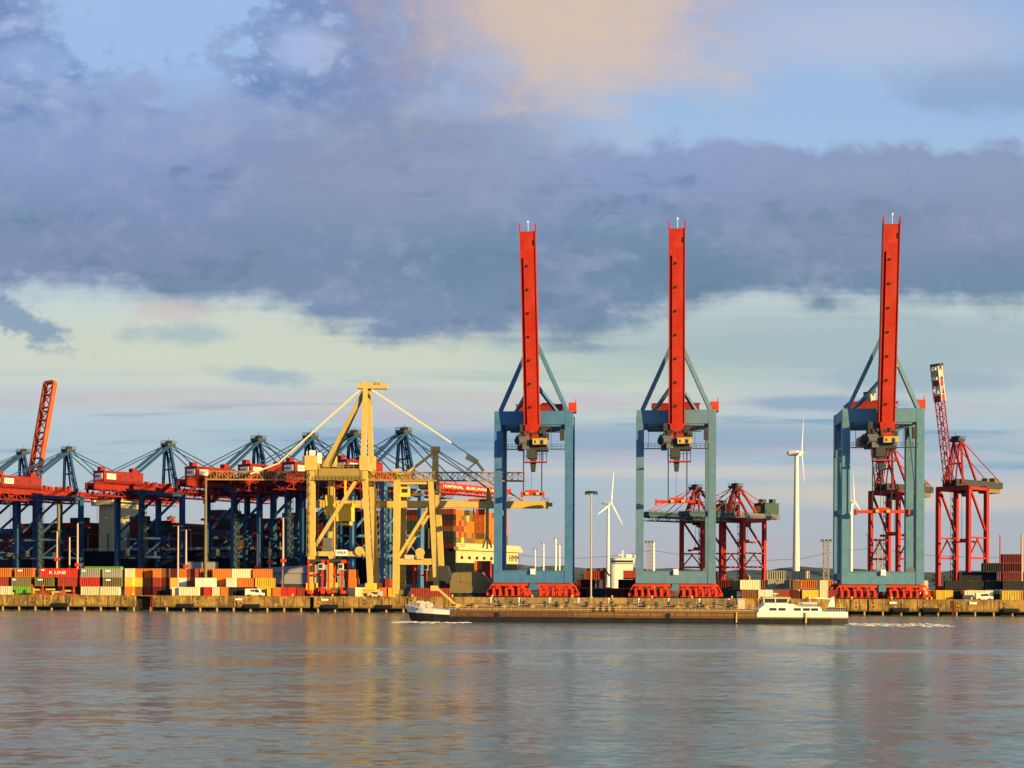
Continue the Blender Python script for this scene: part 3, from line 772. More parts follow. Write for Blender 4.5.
names = [(405, 'blue crane with red boom carrying white lettering, standing behind the smaller yellow crane'),
         (355, 'blue crane with red boom, its apex beside the mast of the big yellow crane'),
         (312, 'blue crane with red boom, its apex above the inner yellow portal leg'),
         (260, 'blue crane with red boom, next apex along the row beyond the yellow portal'),
         (170, 'blue crane with red boom, standing between two wide gaps in the crane row'),
         (70, 'blue crane with lowered red boom, next to the crane whose boom is raised'),
         (25, 'blue crane at the end of the row with its orange double boom raised')]
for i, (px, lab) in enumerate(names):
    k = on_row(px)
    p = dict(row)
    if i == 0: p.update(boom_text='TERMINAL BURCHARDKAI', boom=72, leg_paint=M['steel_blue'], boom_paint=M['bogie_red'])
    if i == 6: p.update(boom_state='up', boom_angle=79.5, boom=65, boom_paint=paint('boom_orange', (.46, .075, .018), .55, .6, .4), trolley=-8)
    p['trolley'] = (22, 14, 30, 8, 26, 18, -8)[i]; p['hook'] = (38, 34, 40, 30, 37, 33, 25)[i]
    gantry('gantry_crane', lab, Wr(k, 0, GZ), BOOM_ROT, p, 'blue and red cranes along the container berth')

red = dict(hw=8.0, gauge=16, top=38.5, apex=55, ay=-3.0, lw=1.7, aw=1.0, sw=.35, back=33, boom=31, boom_state='down', boom_kind='box',
           house=(-32, -21, 5.5, 4.0), leg_paint=M['portal_red'], girder_paint=M['grey_machine'], boom_paint=paint('boom_teal', (.03, .07, .085), .5, .2, .3), house_paint=paint('house_green', (.035, .07, .06), .5, .2, .3),
           house_face=M['yellow_bright'], frame_paint=M['portal_red'], apex_paint=M['dark_machine'], cab_paint=M['grey_machine'], trolley=-4, hook=22)
RROT = math.atan2(.8, -.6)
def red_at(px, y): return Vector(((px-512)/F*y, y, GZ))
gantry('gantry_crane', 'red crane with lowered boom, seen between the legs of the middle tall blue crane', red_at(692, 700), RROT, red, 'red cranes with lowered booms')
p = dict(red); p.update(trolley=-10, hook=26)
gantry('gantry_crane', 'red crane with lowered boom, standing clear beside the tall wind turbine', red_at(732, 690), RROT, p, 'red cranes with lowered booms')
p = dict(red); p.update(hw=8.0, gauge=14, top=49.5, apex=70.5, ay=-3, lw=1.7, aw=.9, back=34, boom=53.5, boom_state='up', boom_kind='lattice', boom_angle=79, house=(-33, -24, 4.6, 3.0), house_z=-2.2,
                        boom_paint=paint('jib_red', (.30, .02, .012), .55, .4, .4), house_paint=M['olive_steel'], house_face=None, girder_paint=M['dark_machine'], trolley=-9, hook=24)
gantry('gantry_crane', 'red crane with raised dark lattice boom, farthest along the river quay', red_at(953, 600), RROT, p, 'red cranes with raised lattice booms')
gantry('gantry_crane', 'red crane with raised lattice boom, hidden partly behind a tall blue crane', red_at(884, 629), RROT, dict(p, hook=28, trolley=-6, boom=45), 'red cranes with raised lattice booms')

# ------------------------------------------------------------------ yellow portal cranes
def framed(root, u, v, z=GZ):
    o = Vector((u, v, z))
    return lambda px, py, vv: L(px, py, vv) - o
def big_yellow():
    u0, v0 = U(342, 8), 8
    root = quay_thing('portal_crane', 'big old yellow portal crane with tall mast and long stayed truss boom', 'portal crane', u0, v0)
    q = framed(root, u0, v0); Yl = M['crane_yellow']; n, f = 8, 24
    def foot(px, v): t = q(px, 590, v); return Vector((t.x, t.y, .9))
    a = paint('crane_yellow_lower', (.74, .44, .05), .5, .25, .3, .2)
    for (pb, pt, v, w) in ((312, 311, n, 2.1), (332, 331, f, 1.9), (371, 364, n, 1.6), (378, 370.5, f, 1.7)):
        part('leg', Yl, root, lambda m: (m.bar(foot(pb, v), q(pt, 466, v), w, w*1.1), m.box(q(pt, 463, v), (w*1.7, w*1.6, 4.6))))
        part('bogie', a, root, lambda m: (m.box(foot(pb, v)+Vector((0, 0, .7)), (5.2, 1.7, 1.7)), m.box(foot(pb, v)+Vector((0, 0, 2.4)), (3.2, 2.6, 2.2)), [m.tube(foot(pb, v)+Vector((k, -.4, -.35)), foot(pb, v)+Vector((k, .4, -.35)), .55, .55, 10) for k in (-1.8, -.6, .6, 1.8)]))
    dark_y = paint('portal_olive', (.30, .22, .06), .55, .3, .35, .2)
    for v in (n, f):
        part('portal_beam', dark_y, root, lambda m: (m.bar(q(314, 474, v), q(363, 474, v), 2.0, 3.6), m.rail(q(314, 468, v), q(363, 468, v), 1.3, 10, .12)))
        part('tie_beam', Yl, root, lambda m: m.bar(q(313, 553.5, v), q(367, 553.5, v), 1.4, 1.5))
        part('cross_brace', Yl, root, lambda m: m.bar(q(361.5, 471, v), q(315, 546, v), 1.0))
    for (a1, a2) in (((311, 466), (331, 468)), ((364.5, 466), (370, 468))):
        part('end_beam', Yl, root, lambda m: m.bar(q(*a1, n), q(*a2, f), 1.8, 2.6))
    # long truss running across both portals
    tr = MB(); tr.truss(q(206, 475.5, 20), q(524, 475.8, 20), 3.2, 2.6, 54, .22, .13); tr.bar(q(205, 479.6, 18.2), q(526, 480.2, 18.2), .5, .42); tr.bar(q(205, 479.6, 21.8), q(526, 480.2, 21.8), .5, .42)
    tr.build('truss_boom', paint('truss_ochre', (.33, .21, .07), .55, .3, .4, .3), root)
    ms = MB()
    for v in (11, 21):
        ms.bar(q(362.8 if v < 15 else 371, 468, v), q(364.6 if v < 15 else 368, 388, 15 if v < 15 else 17), 1.6, 1.6, 1.3, 1.3)
    ms.build('mast', Yl, root)
    part('mast_leg', dark_y, root, lambda m: [m.bar(q(324+(v-12)*.5, 466, v), q(363.5, 391, 16), 1.5, 1.5, 1.1, 1.1) for v in (12, 20)])
    part('mast_head', Yl, root, lambda m: (m.bar(q(357, 386.5, 16), q(387, 386.8, 16), 2.4, 1.2), m.rail(q(357, 384.6, 15), q(387, 384.8, 15), .9, 8, .12), m.tube(q(364, 384, 15), q(364, 384, 17.5), 1.0, 1.0, 12), m.bar(q(377.5, 385, 16), q(377.5, 379, 16), .35), m.box(q(376, 384, 16), (2.6, 1.2, 1.2))))
    pale = paint('stay_cream', (.70, .58, .34), .5, .15, .3)
    part('stay', pale, root, lambda m: [m.bar(q(359, 390, v), q(277, 464, v), .5) for v in (14.5, 17.5)])
    part('stay', pale, root, lambda m: [m.bar(q(371, 389, v), q(478, 460, v), .5) for v in (14.5, 17.5)])
    part('stay_link', pale, root, lambda m: (m.bar(q(466, 456, 16), q(476, 461, 16), 1.6, 1.6), m.bar(q(476, 461, 16), q(483, 470, 16), .9), m.bar(q(476, 461, 16), q(466, 470, 16), .5)))
    part('backstay', pale, root, lambda m: [m.bar(q(279, 463, v), q(250, 474, v), .5) for v in (14.5, 17.5)])
    tl = part('trolley', M['yellow_bright'], root, lambda m: (m.box(q(345, 513, 16), (5.2, 4, 5.2)), m.box(q(346, 521, 16), (3.4, 3, 2.6)), m.box(q(344, 505, 16), (6.2, 4.6, 1.0)), m.bar(q(345, 480, 16), q(345, 508, 16), .6), m.box(q(329, 505, 18), (2.6, 2.4, 6.4)), m.bar(q(329, 480, 18), q(329, 500, 18), .5)))
    part('window', M['glass'], tl, lambda m: m.box(q(346, 521, 16)+Vector((0, -1.52, 0)), (2.6, .1, 1.3)))
    sg = part('sign', M['white'], root, lambda m: m.box(q(342, 552.5, n)+Vector((0, -.85, 0)), (3.9, .15, 1.9)))
    text('lettering', 'HHLA', 1.3, M['black_letter'], sg, q(342, 552.5, n)+Vector((0, -.96, 0)), width=2.8)
    part('cable_reel', Yl, root, lambda m: (m.tube(q(360, 550.5, n)+Vector((0, -1.4, 0)), q(360, 550.5, n)+Vector((0, -.8, 0)), 1.4, 1.4, 16)))
    for px, yb, yt in ((306.5, 556, 470), (377, 556, 484)):
        part('ladder', M['olive_steel'], root, lambda m: (m.bar(q(px, yb, n-1.6), q(px-2 if px > 350 else px, yt, n-1.6), .14), m.bar(q(px+3, yb, n-1.6), q(px+1 if px > 350 else px+3, yt, n-1.6), .14), [m.bar(q(px-(2*k/9 if px > 350 else 0), yb+(yt-yb)*k/9, n-1.6), q(px+3-(2*k/9 if px > 350 else 0), yb+(yt-yb)*(k+.6)/9, n-1.6), .3) for k in range(9)]))
    part('platform', M['olive_steel'], root, lambda m: (m.box(q(339, 479.5, n-1), (17, 1.6, .25)), m.rail(q(314, 479, n-1.8), q(362, 479, n-1.8), 1.1, 12, .12)))
    part('hoist_rope', M['cable'], root, lambda m: [m.bar(q(pp, 481, 18), q(pp, 552, 18), .13) for pp in (322, 351, 354)])
    part('power_cable', M['cable'], root, lambda m: [m.bar(q(a_, 466, n-1), q(b_, 560, n-1), .16) for a_, b_ in ((318, 318), (359.5, 363))])
    part('electric_house', M['olive_steel'], root, lambda m: (m.box(q(352, 470, 16), (6, 5, 3.4)), m.box(q(330, 471, 16), (4.2, 4, 2.6)), m.box(q(341, 469, 12), (2, 2, 3.0))))
    part('lamp_box', M['white'], root, lambda m: (m.box(q(306, 459, n), (2.2, 2, 1.6)), m.bar(q(307, 462, n), q(307, 451, n), .5), m.box(q(312, 455, n), (1.6, 1.6, 3.0)), m.box(q(319, 458, n), (1.2, 1.2, 3.4))))
    part('hanging_machine', M['grey_machine'], root, lambda m: (m.box(q(327.5, 542, 15), (2.6, 2.6, 2.8)), m.bar(q(327.5, 537, 15), q(331, 510, 15), .2), m.box(q(327.5, 549, 15), (3.2, 2.6, 1.6))))
big_yellow()
def small_yellow():
    u0, v0 = U(420, 19), 19
    root = quay_thing('portal_crane', 'smaller yellow portal crane with short mast and long horizontal box boom', 'portal crane', u0, v0)
    q = framed(root, u0, v0); Yl = M['crane_yellow']; n, f = 19, 31
    def foot(px, v): t = q(px, 585, v); return Vector((t.x, t.y, .8))
    for (pb, pt, v, w, ty) in ((396, 397, n, 2.0, 480), (401.5, 402.5, f, 2.6, 480), (437, 430.5, n, 1.7, 480), (443, 436.5, f, 1.7, 480)):
        part('leg', Yl, root, lambda m: m.bar(foot(pb, v), q(pt, ty, v), w, w*1.1))
        part('bogie', M['olive_steel'], root, lambda m: (m.box(foot(pb, v)+Vector((0, 0, .7)), (4.4, 1.5, 1.5)), [m.tube(foot(pb, v)+Vector((k, -.4, -.3)), foot(pb, v)+Vector((k, .4, -.3)), .5, .5, 10) for k in (-1.4, 0, 1.4)]))
    for v, dx in ((n, 0), (f, 6)):
        part('tie_beam', Yl, root, lambda m: m.bar(q(396+dx, 561, v), q(437+dx, 561, v), 1.6, 2.0))
        part('portal_beam', Yl, root, lambda m: (m.bar(q(397+dx, 482, v), q(432+dx, 482, v), 1.2, 1.2), m.rail(q(397+dx, 480, v), q(432+dx, 480, v), 1.2, 7, .12)))
        part('cross_brace', Yl, root, lambda m: m.bar(q(430+dx*.8, 504, v), q(397.5+dx*.7, 558, v), .9))
    part('box_boom', Yl, root, lambda m: (m.bar(q(312, 503.8, 25), q(548, 503.8, 25), 2.4, 2.3), m.bar(q(548, 503.5, 25), q(552, 503.5, 25), 1.6, 1.2), m.rail(q(440, 500, 25), q(548, 500, 25), 1.0, 30, .1), m.bar(q(312, 507, 24), q(545, 507, 24), .4)))
    part('mast', Yl, root, lambda m: (m.bar(q(435, 482, 25), q(435, 448, 25), 2.2, 2.2, 1.6, 1.6), m.box(q(435, 448.5, 25), (2.8, 2.4, 1.6)), m.bar(q(435, 462, 25), q(440, 500, 25), .5)))
    part('stay', Yl, root, lambda m: [m.bar(q(433, 452, v), q(401, 477, v), .8) for v in (24, 26)])
    part('stay', M['olive_steel'], root, lambda m: [m.bar(q(436, 450, v), q(490, 490, v), .3) for v in (24, 26)])
    part('stay_anchor', Yl, root, lambda m: (m.box(q(400.5, 477, 25), (2.6, 3.0, 3.2)), m.box(q(396, 474, 25), (1.2, 1.2, 3.8))))
    part('boom_post', Yl, root, lambda m: (m.prism([q(485.5, 501, 24.6), q(492, 501, 24.6), q(488.5, 487, 24.6), q(486.5, 487, 24.6)], (0, .8, 0)),))
    part('boom_strut', M['olive_steel'], root, lambda m: m.bar(q(505, 489, 25), q(524, 501, 25), .5))
    cab = part('operator_cab', M['yellow_bright'], root, lambda m: (m.box(q(405, 491.5, 21), (2.8, 2.6, 3.2)), m.box(q(398, 492, 25), (2.6, 2.4, 3.0)), m.box(q(413, 494, 25), (6.0, 3, .8))))
    part('window', M['glass'], cab, lambda m: m.box(q(405, 491, 21)+Vector((0, -1.33, .2)), (2.0, .1, 1.3)))
    sg = part('sign', M['dark_machine'], root, lambda m: (m.box(q(428, 486, 20.5), (6.4, .4, 2.2)),))
    part('sign_border', M['white_worn'], sg, lambda m: (m.box(q(428, 488.9, 20.4), (7.2, .5, .35)), m.box(q(437.5, 486, 20.4), (1.2, .5, 2.2)), m.box(q(428, 482.8, 20.4), (7.2, .5, .3))))
    text('lettering', 'HHLA', 1.5, M['white_letter'], sg, q(426.5, 486, 20.5)+Vector((0, -.26, 0)), width=4.0)
    part('trolley', M['bogie_red'], root, lambda m: (m.box(q(480, 511, 25), (2.8, 2.4, 1.8)), m.box(q(477, 499.5, 25), (5.6, 3, .7)), m.bar(q(474, 500, 25), q(473, 515, 25), .3), m.bar(q(484, 500, 25), q(484, 510, 25), .3)))
    part('grab_pole', Yl, root, lambda m: (m.bar(q(487, 506, 25), q(487, 536, 25), 1.0), m.bar(q(487, 534, 25), q(482.5, 547, 25), .5), m.bar(q(487, 534, 25), q(491.5, 547, 25), .5), m.bar(q(487, 534, 25), q(487, 548, 25), .5)))
    part('cable_reel', Yl, root, lambda m: (m.tube(q(420.5, 552, n)+Vector((0, -1.4, 0)), q(420.5, 552, n)+Vector((0, -.8, 0)), 1.5, 1.5, 18), m.box(q(420.5, 557, n)+Vector((0, -1, 0)), (2, 1, 1))))
    part('winch_house', M['white_worn'], root, lambda m: m.box(q(409.5, 556.5, n), (3.0, 2, 1.4)))
small_yellow()

for px, y, lab in ((168, 1080, 'far red crane glimpsed through the blue legs beside the ship accommodation block'), (247, 1050, 'far red crane glimpsed through the blue legs behind the very tall olive mast')):
    gantry('gantry_crane', lab, red_at(px, y), RROT, dict(red, hook=20), 'far red cranes beyond the container ship')

# ------------------------------------------------------------------ shipping containers
CM = {}
def container_mesh(colour, length, h=2.9, w=2.44):
    key = (colour, length, h)
    if key in CM: return CM[key]
    m = MB(); l = length/2
    # corrugated long sides
    nw = max(6, int(length/.75)); pts = []
    for i in range(nw):
        x0 = -l+.12 + (length-.24)*i/nw; x1 = -l+.12 + (length-.24)*(i+1)/nw; d = (x1-x0)
        pts += [(x0, 0), (x0+d*.4, 0), (x0+d*.5, .07), (x0+d*.9, .07)]
    pts.append((l-.12, 0))
    for s in (-1, 1):
        vs = []
        for x, y in pts: vs += [(x, s*(w/2-.03-y), .16), (x, s*(w/2-.03-y), h-.12)]
        m.add(vs, [(2*i, 2*i+2, 2*i+3, 2*i+1) for i in range(len(pts)-1)])
    m.span((-l+.06, -w/2+.1, .05), (l-.06, w/2-.1, h-.07))
    for a in (-1, 1):
        for b in (-1, 1): m.span((a*l, b*w/2, 0), (a*(l-.16), b*(w/2-.16), h))
    for b in (-1, 1):
        m.span((-l+.16, b*w/2, h-.13), (l-.16, b*(w/2-.12), h)); m.span((-l+.16, b*w/2, 0), (l-.16, b*(w/2-.12), .18))
    for a in (-1, 1):
        m.span((a*l, -w/2+.16, h-.14), (a*(l-.1), w/2-.16, h)); m.span((a*l, -w/2+.16, 0), (a*(l-.1), w/2-.16, .2))
        for y in (-.75, -.3, .3, .75): m.tube((a*(l-.02), y, .2), (a*(l-.02), y, h-.15), .035, .035, 6)
    CM[key] = m.mesh('shipping_container', CC[colour])
    return CM[key]
CW = dict(orange='orange', red='bright red', rust_red='rust red', dark_red='dark red', yellow='yellow', cream='cream', white='white', olive='olive brown', grey='grey', green='light green', dark_green='dark green', blue='dark blue', brown='brown', black='black')
def box_at(colour, length, loc, rotz, label, group, h=2.9):
    o = bpy.data.objects.new('shipping_container', container_mesh(colour, length, h)); COL.objects.link(o)
    o.location = loc; o.rotation_euler = (0, 0, rotz)
    return tag(o, label, 'container', group)
HC = 2.96
STACK = []      # colour, px centre, v, tier, length, turned, zone
def side(colour, a, b, v, tier, zone, length=None):
    """A container seen from its long side between columns a and b."""
    u0, u1 = U(a, v), U(b, v); l = length or (u1-u0)
    l = 12.19 if l > 9 else 6.06
    STACK.append((colour, (u0+u1)/2, v, tier, l, 0.0, zone))
def end(colour, a, v, tier, zone, length=6.06):
    """A container seen from its door end, centred on column a."""
    STACK.append((colour, U(a, v), v + length/2, tier, length, R(90), zone))
z1 = 'by the red post frame'
for c, a, b, t in (('orange', -26, 13, 2), ('orange', 14, 37, 2), ('red', 40, 79, 2), ('grey', 82, 101, 2), ('grey', 103, 123, 2),
                   ('rust_red', -28, 10, 1), ('olive', 12, 32, 1), ('olive', 35, 56, 1), ('rust_red', 58, 79, 1), ('red', 81, 100, 1), ('olive', 104, 123, 1),
                   ('cream', -22, 15, 0), ('green', 15, 34, 0), ('cream', 84, 99, 0), ('cream', 101, 121, 0)):
    side(c, a, b, 9.5, t, 'the front quay stack')
for c, a, b, t in (('green', 84, 124, 2), ('brown', -20, 18, 2), ('rust_red', 22, 60, 1), ('blue', 62, 100, 1), ('brown', 20, 58, 0), ('olive', 62, 100, 0)):
    side(c, a, b, 14.5, t, 'the second row of the quay stack')
STACK.append(('green', U(104, 17.5), 17.5, 2.22, 12.19, 0.0, 'the third row of the quay stack'))
cols = [(128.5, ('cream', 'yellow', 'orange')), (138, ('orange', 'yellow', 'brown')), (147.5, ('orange', 'brown', 'rust_red')), (156.5, ('orange', 'rust_red', 'dark_red')), (165.5, ('brown', 'dark_red', 'black')), (174, ('dark_red', 'yellow', 'cream')), (183, ('orange', 'white', 'olive')), (191, ('rust_red', 'brown', 'dark_green'))]
for px, cs in cols:
    for t, c in zip((2, 1, 0), cs): end(c, px, 9 + (int(px) % 4)*1.3, t, 'the block of end-on rows')
z3 = 'the mixed stack'
for c, a, b, v, t in (('orange', 200, 220, 18, 2), ('olive', 222, 241, 18, 2), ('orange', 213, 233, 14, 2), ('cream', 232, 252, 14, 2), ('orange', 253, 273, 14, 2),
                      ('orange', 236, 255, 14, 1), ('yellow', 256, 275, 14, 1), ('orange', 213, 232, 14, 1), ('rust_red', 236, 255, 14, 0), ('yellow', 258, 277, 13.5, 0), ('orange', 214, 233, 14, 0),
                      ('cream', 183, 196, 4.2, 0)):
    side(c, a, b, v, t, z3)
for c, a, v, t in (('white', 199, 6, 1), ('white', 207, 6, 1), ('olive', 199, 6, 0), ('red', 207.5, 5, 0), ('cream', 216, 5, 0), ('orange', 224.5, 5, 0), ('black', 233, 5, 0), ('white', 230, 9.5, 1), ('black', 242.5, 5.5, 0),
                   ('orange', 276.5, 4.5, 0), ('cream', 176, 4.2, 0), ('yellow', 271, 5, 0), ('red', 284, 5, 0), ('red', 292, 5, 0), ('rust_red', 300.5, 5, 0), ('rust_red', 308.5, 12, 0)):
    end(c, a, v, t, z3)
z4 = 'the yellow crane feet'
for c, a, v, t in (('olive', 334, 14, 0), ('olive', 342.5, 14, 0), ('cream', 351, 14, 0), ('cream', 360, 20, 0), ('orange', 383, 18, 0), ('yellow', 392, 18, 0), ('rust_red', 386, 24, 1), ('orange', 351, 26, 2), ('orange', 352, 26, 1), ('grey', 322, 26, 1), ('grey', 340.5, 27, 2), ('grey', 341, 27, 1), ('grey', 322, 26, 2)):
    end(c, a, v, t, 'the ground between the yellow crane feet')
side('rust_red', 412, 449, 6, 0, 'the quay edge behind the barge bow')
for c, a, t in (('rust_red', 486, 0), ('orange', 486, 1), ('red', 486, 2), ('orange', 478, 3), ('rust_red', 478, 2), ('orange', 478, 1), ('brown', 478, 0), ('rust_red', 486, 3)): end(c, a, 24, t, 'the stack behind the covered trailer')
side('red', 305, 324, 8, 0, 'the ground between the yellow crane feet')
z5 = 'the quay behind the white wheelhouse'
for c, a, b, v, t in (('brown', 744, 759, 3, 0), ('cream', 742, 758, 3, 1), ('dark_red', 716, 734, 24, 1), ('dark_green', 718, 736, 24, 0), ('grey', 766, 786, 26, 2), ('yellow', 776, 795, 60, 1), ('orange', 826, 845, 60, 1), ('cream', 790, 809, 30, 2), ('grey', 770, 790, 30, 1), ('orange', 800, 819, 62, 1), ('brown', 750, 769, 62, 1)):
    side(c, a, b, v, t, z5)
for c, a, v, t in (('white', 762.5, 1.6, 0), ('white', 769, 1.8, 0), ('brown', 777.5, 1.8, 0), ('rust_red', 786, 1.8, 0), ('dark_red', 795, 2.0, 0), ('brown', 797, 2.0, 1), ('yellow', 806.5, 1.6, 0), ('yellow', 814.5, 1.6, 0), ('yellow', 806.5, 1.6, .25), ('cream', 824, 2.2, 0), ('rust_red', 832, 2.2, 0), ('grey', 772, 10, 1), ('cream', 824, 2.2, 1), ('olive', 738, 3.2, 1)):
    if t == .25: continue
    end(c, a, v, t, z5)
z6 = 'the quay end under the red cranes'
for c, a, b, v, t in (('cream', 964, 984, 8, 0), ('yellow', 1002, 1021, 8, 0), ('rust_red', 1020, 1040, 8, 0), ('yellow', 966, 986, 16, 0), ('dark_green', 986, 1000, 14, 0), ('black', 958, 996, 50, 2), ('black', 944, 982, 50, 1), ('dark_green', 984, 1022, 50, 1), ('black', 1002, 1040, 46, 1), ('dark_red', 1000, 1022, 46, 4), ('dark_red', 1000, 1022, 46, 3), ('dark_red', 1000, 1022, 46, 2), ('black', 982, 1001, 46, 3), ('rust_red', 945, 964, 16, 0)):
    side(c, a, b, v, t, z6)
for c, a, v, t in (('cream', 924, 9, 0), ('cream', 924, 9, 1), ('yellow', 940.5, 8, 0), ('yellow', 949, 8, 0), ('black', 957, 10, 0), ('white', 989, 9, 0), ('orange', 932, 12, 0)):
    end(c, a, v, t, z6)
z7 = 'the yard behind the middle tall crane'
for c, a, b, v, t in (('black', 665, 690, 40, 2), ('dark_green', 652, 676, 40, 1), ('black', 680, 704, 44, 1), ('dark_red', 576, 596, 40, 1), ('rust_red', 584, 604, 44, 2), ('black', 576, 600, 30, 0), ('dark_red', 604, 628, 26, 0), ('dark_green', 586, 606, 26, 0), ('rust_red', 625, 640, 30, 2), ('black', 618, 637, 30, 1), ('black', 622, 640, 28, 0), ('dark_red', 700, 716, 48, 2), ('dark_red', 640, 660, 30, 0)):
    side(c, a, b, v, t, z7)
TIER = {0: 'bottom tier', 1: 'second tier', 2: 'third tier', 3: 'fourth tier', 4: 'top tier'}
seen = {}
def near(cs, i):
    c, u, v, t, l, r, z = cs[i]
    below = [k for k in cs if k is not cs[i] and k[6] == z and abs(k[1]-u) < (k[4]+l)/4 and abs(k[2]-v) < 3 and k[3] == t-1]
    row_ = sorted([k for k in cs if k is not cs[i] and k[6] == z and int(k[3]) == int(t) and abs(k[2]-v) < 9], key=lambda k: abs(k[1]-u))
    return (CW[below[0][0]] if below else None), (CW[row_[0][0]] if row_ else None), (CW[row_[1][0]] if len(row_) > 1 else None)
for i, (c, u, v, t, l, r, z) in enumerate(STACK):
    b, s1, s2 = near(STACK, i)
    cand = []
    size = 'long ' if l > 9 else 'short '
    pos = 'on the '+TIER[int(t)] if t else 'on the ground'
    zz = ' of '+z if 'stack' in z or 'rows' in z else ' on '+z if t == 0 else ' of '+z
    if t == 0: pos, zz = '', (' at the bottom of ' if 'stack' in z or 'rows' in z else ' on ')+z
    base = f"{size}{CW[c]} container {pos}".strip()
    if s1: cand.append(f"{size}{CW[c]} container beside a {s1} one{', '+TIER[int(t)] if t else ''}{zz}")
    if b: cand.append(f"{size}{CW[c]} container upon a {b} one{zz}")
    if s1 and s2: cand.append(f"{size}{CW[c]} container between {s1} and {s2} ones{', '+TIER[int(t)] if t else ''}{zz}")
    cand.append(base+zz)
    cand = [k.replace('  ', ' ') for k in cand]
    ch = next((k for k in cand if k not in seen and len(k.split()) <= 16), None)
    if ch is None:
        ch = f"{size}{CW[c]} container{', '+TIER[int(t)] if t else ''}{zz}, between like-coloured neighbours"
    seen[ch] = 1
    z0 = GZ + .02 + t*HC
    o = box_at(c, l, W(u, v, z0), -QA + r + R(random.uniform(-.4, .4)), ch, 'shipping containers stacked on the river quay')
    if c in ('olive', 'grey', 'orange') and r == 0 and abs(v-9.5) < .1:
        k_ = (i*7) % 3
        part('logo', M['white_letter'], o, lambda m: m.box((-l*.34+k_*.8, -1.24, 2.1), (1.1+k_*.5, .05, .45)))
    if c == 'red' and t == 2 and abs(v-9.5) < .1:
        text('lettering', "K LINE", 1.5, M['white_letter'], o, (-.1, -1.28, 1.45), width=5.6, depth=.03)
        part('logo', M['white_letter'], o, lambda m: m.box((-5.0, -1.25, 2.3), (.9, .06, .5)))

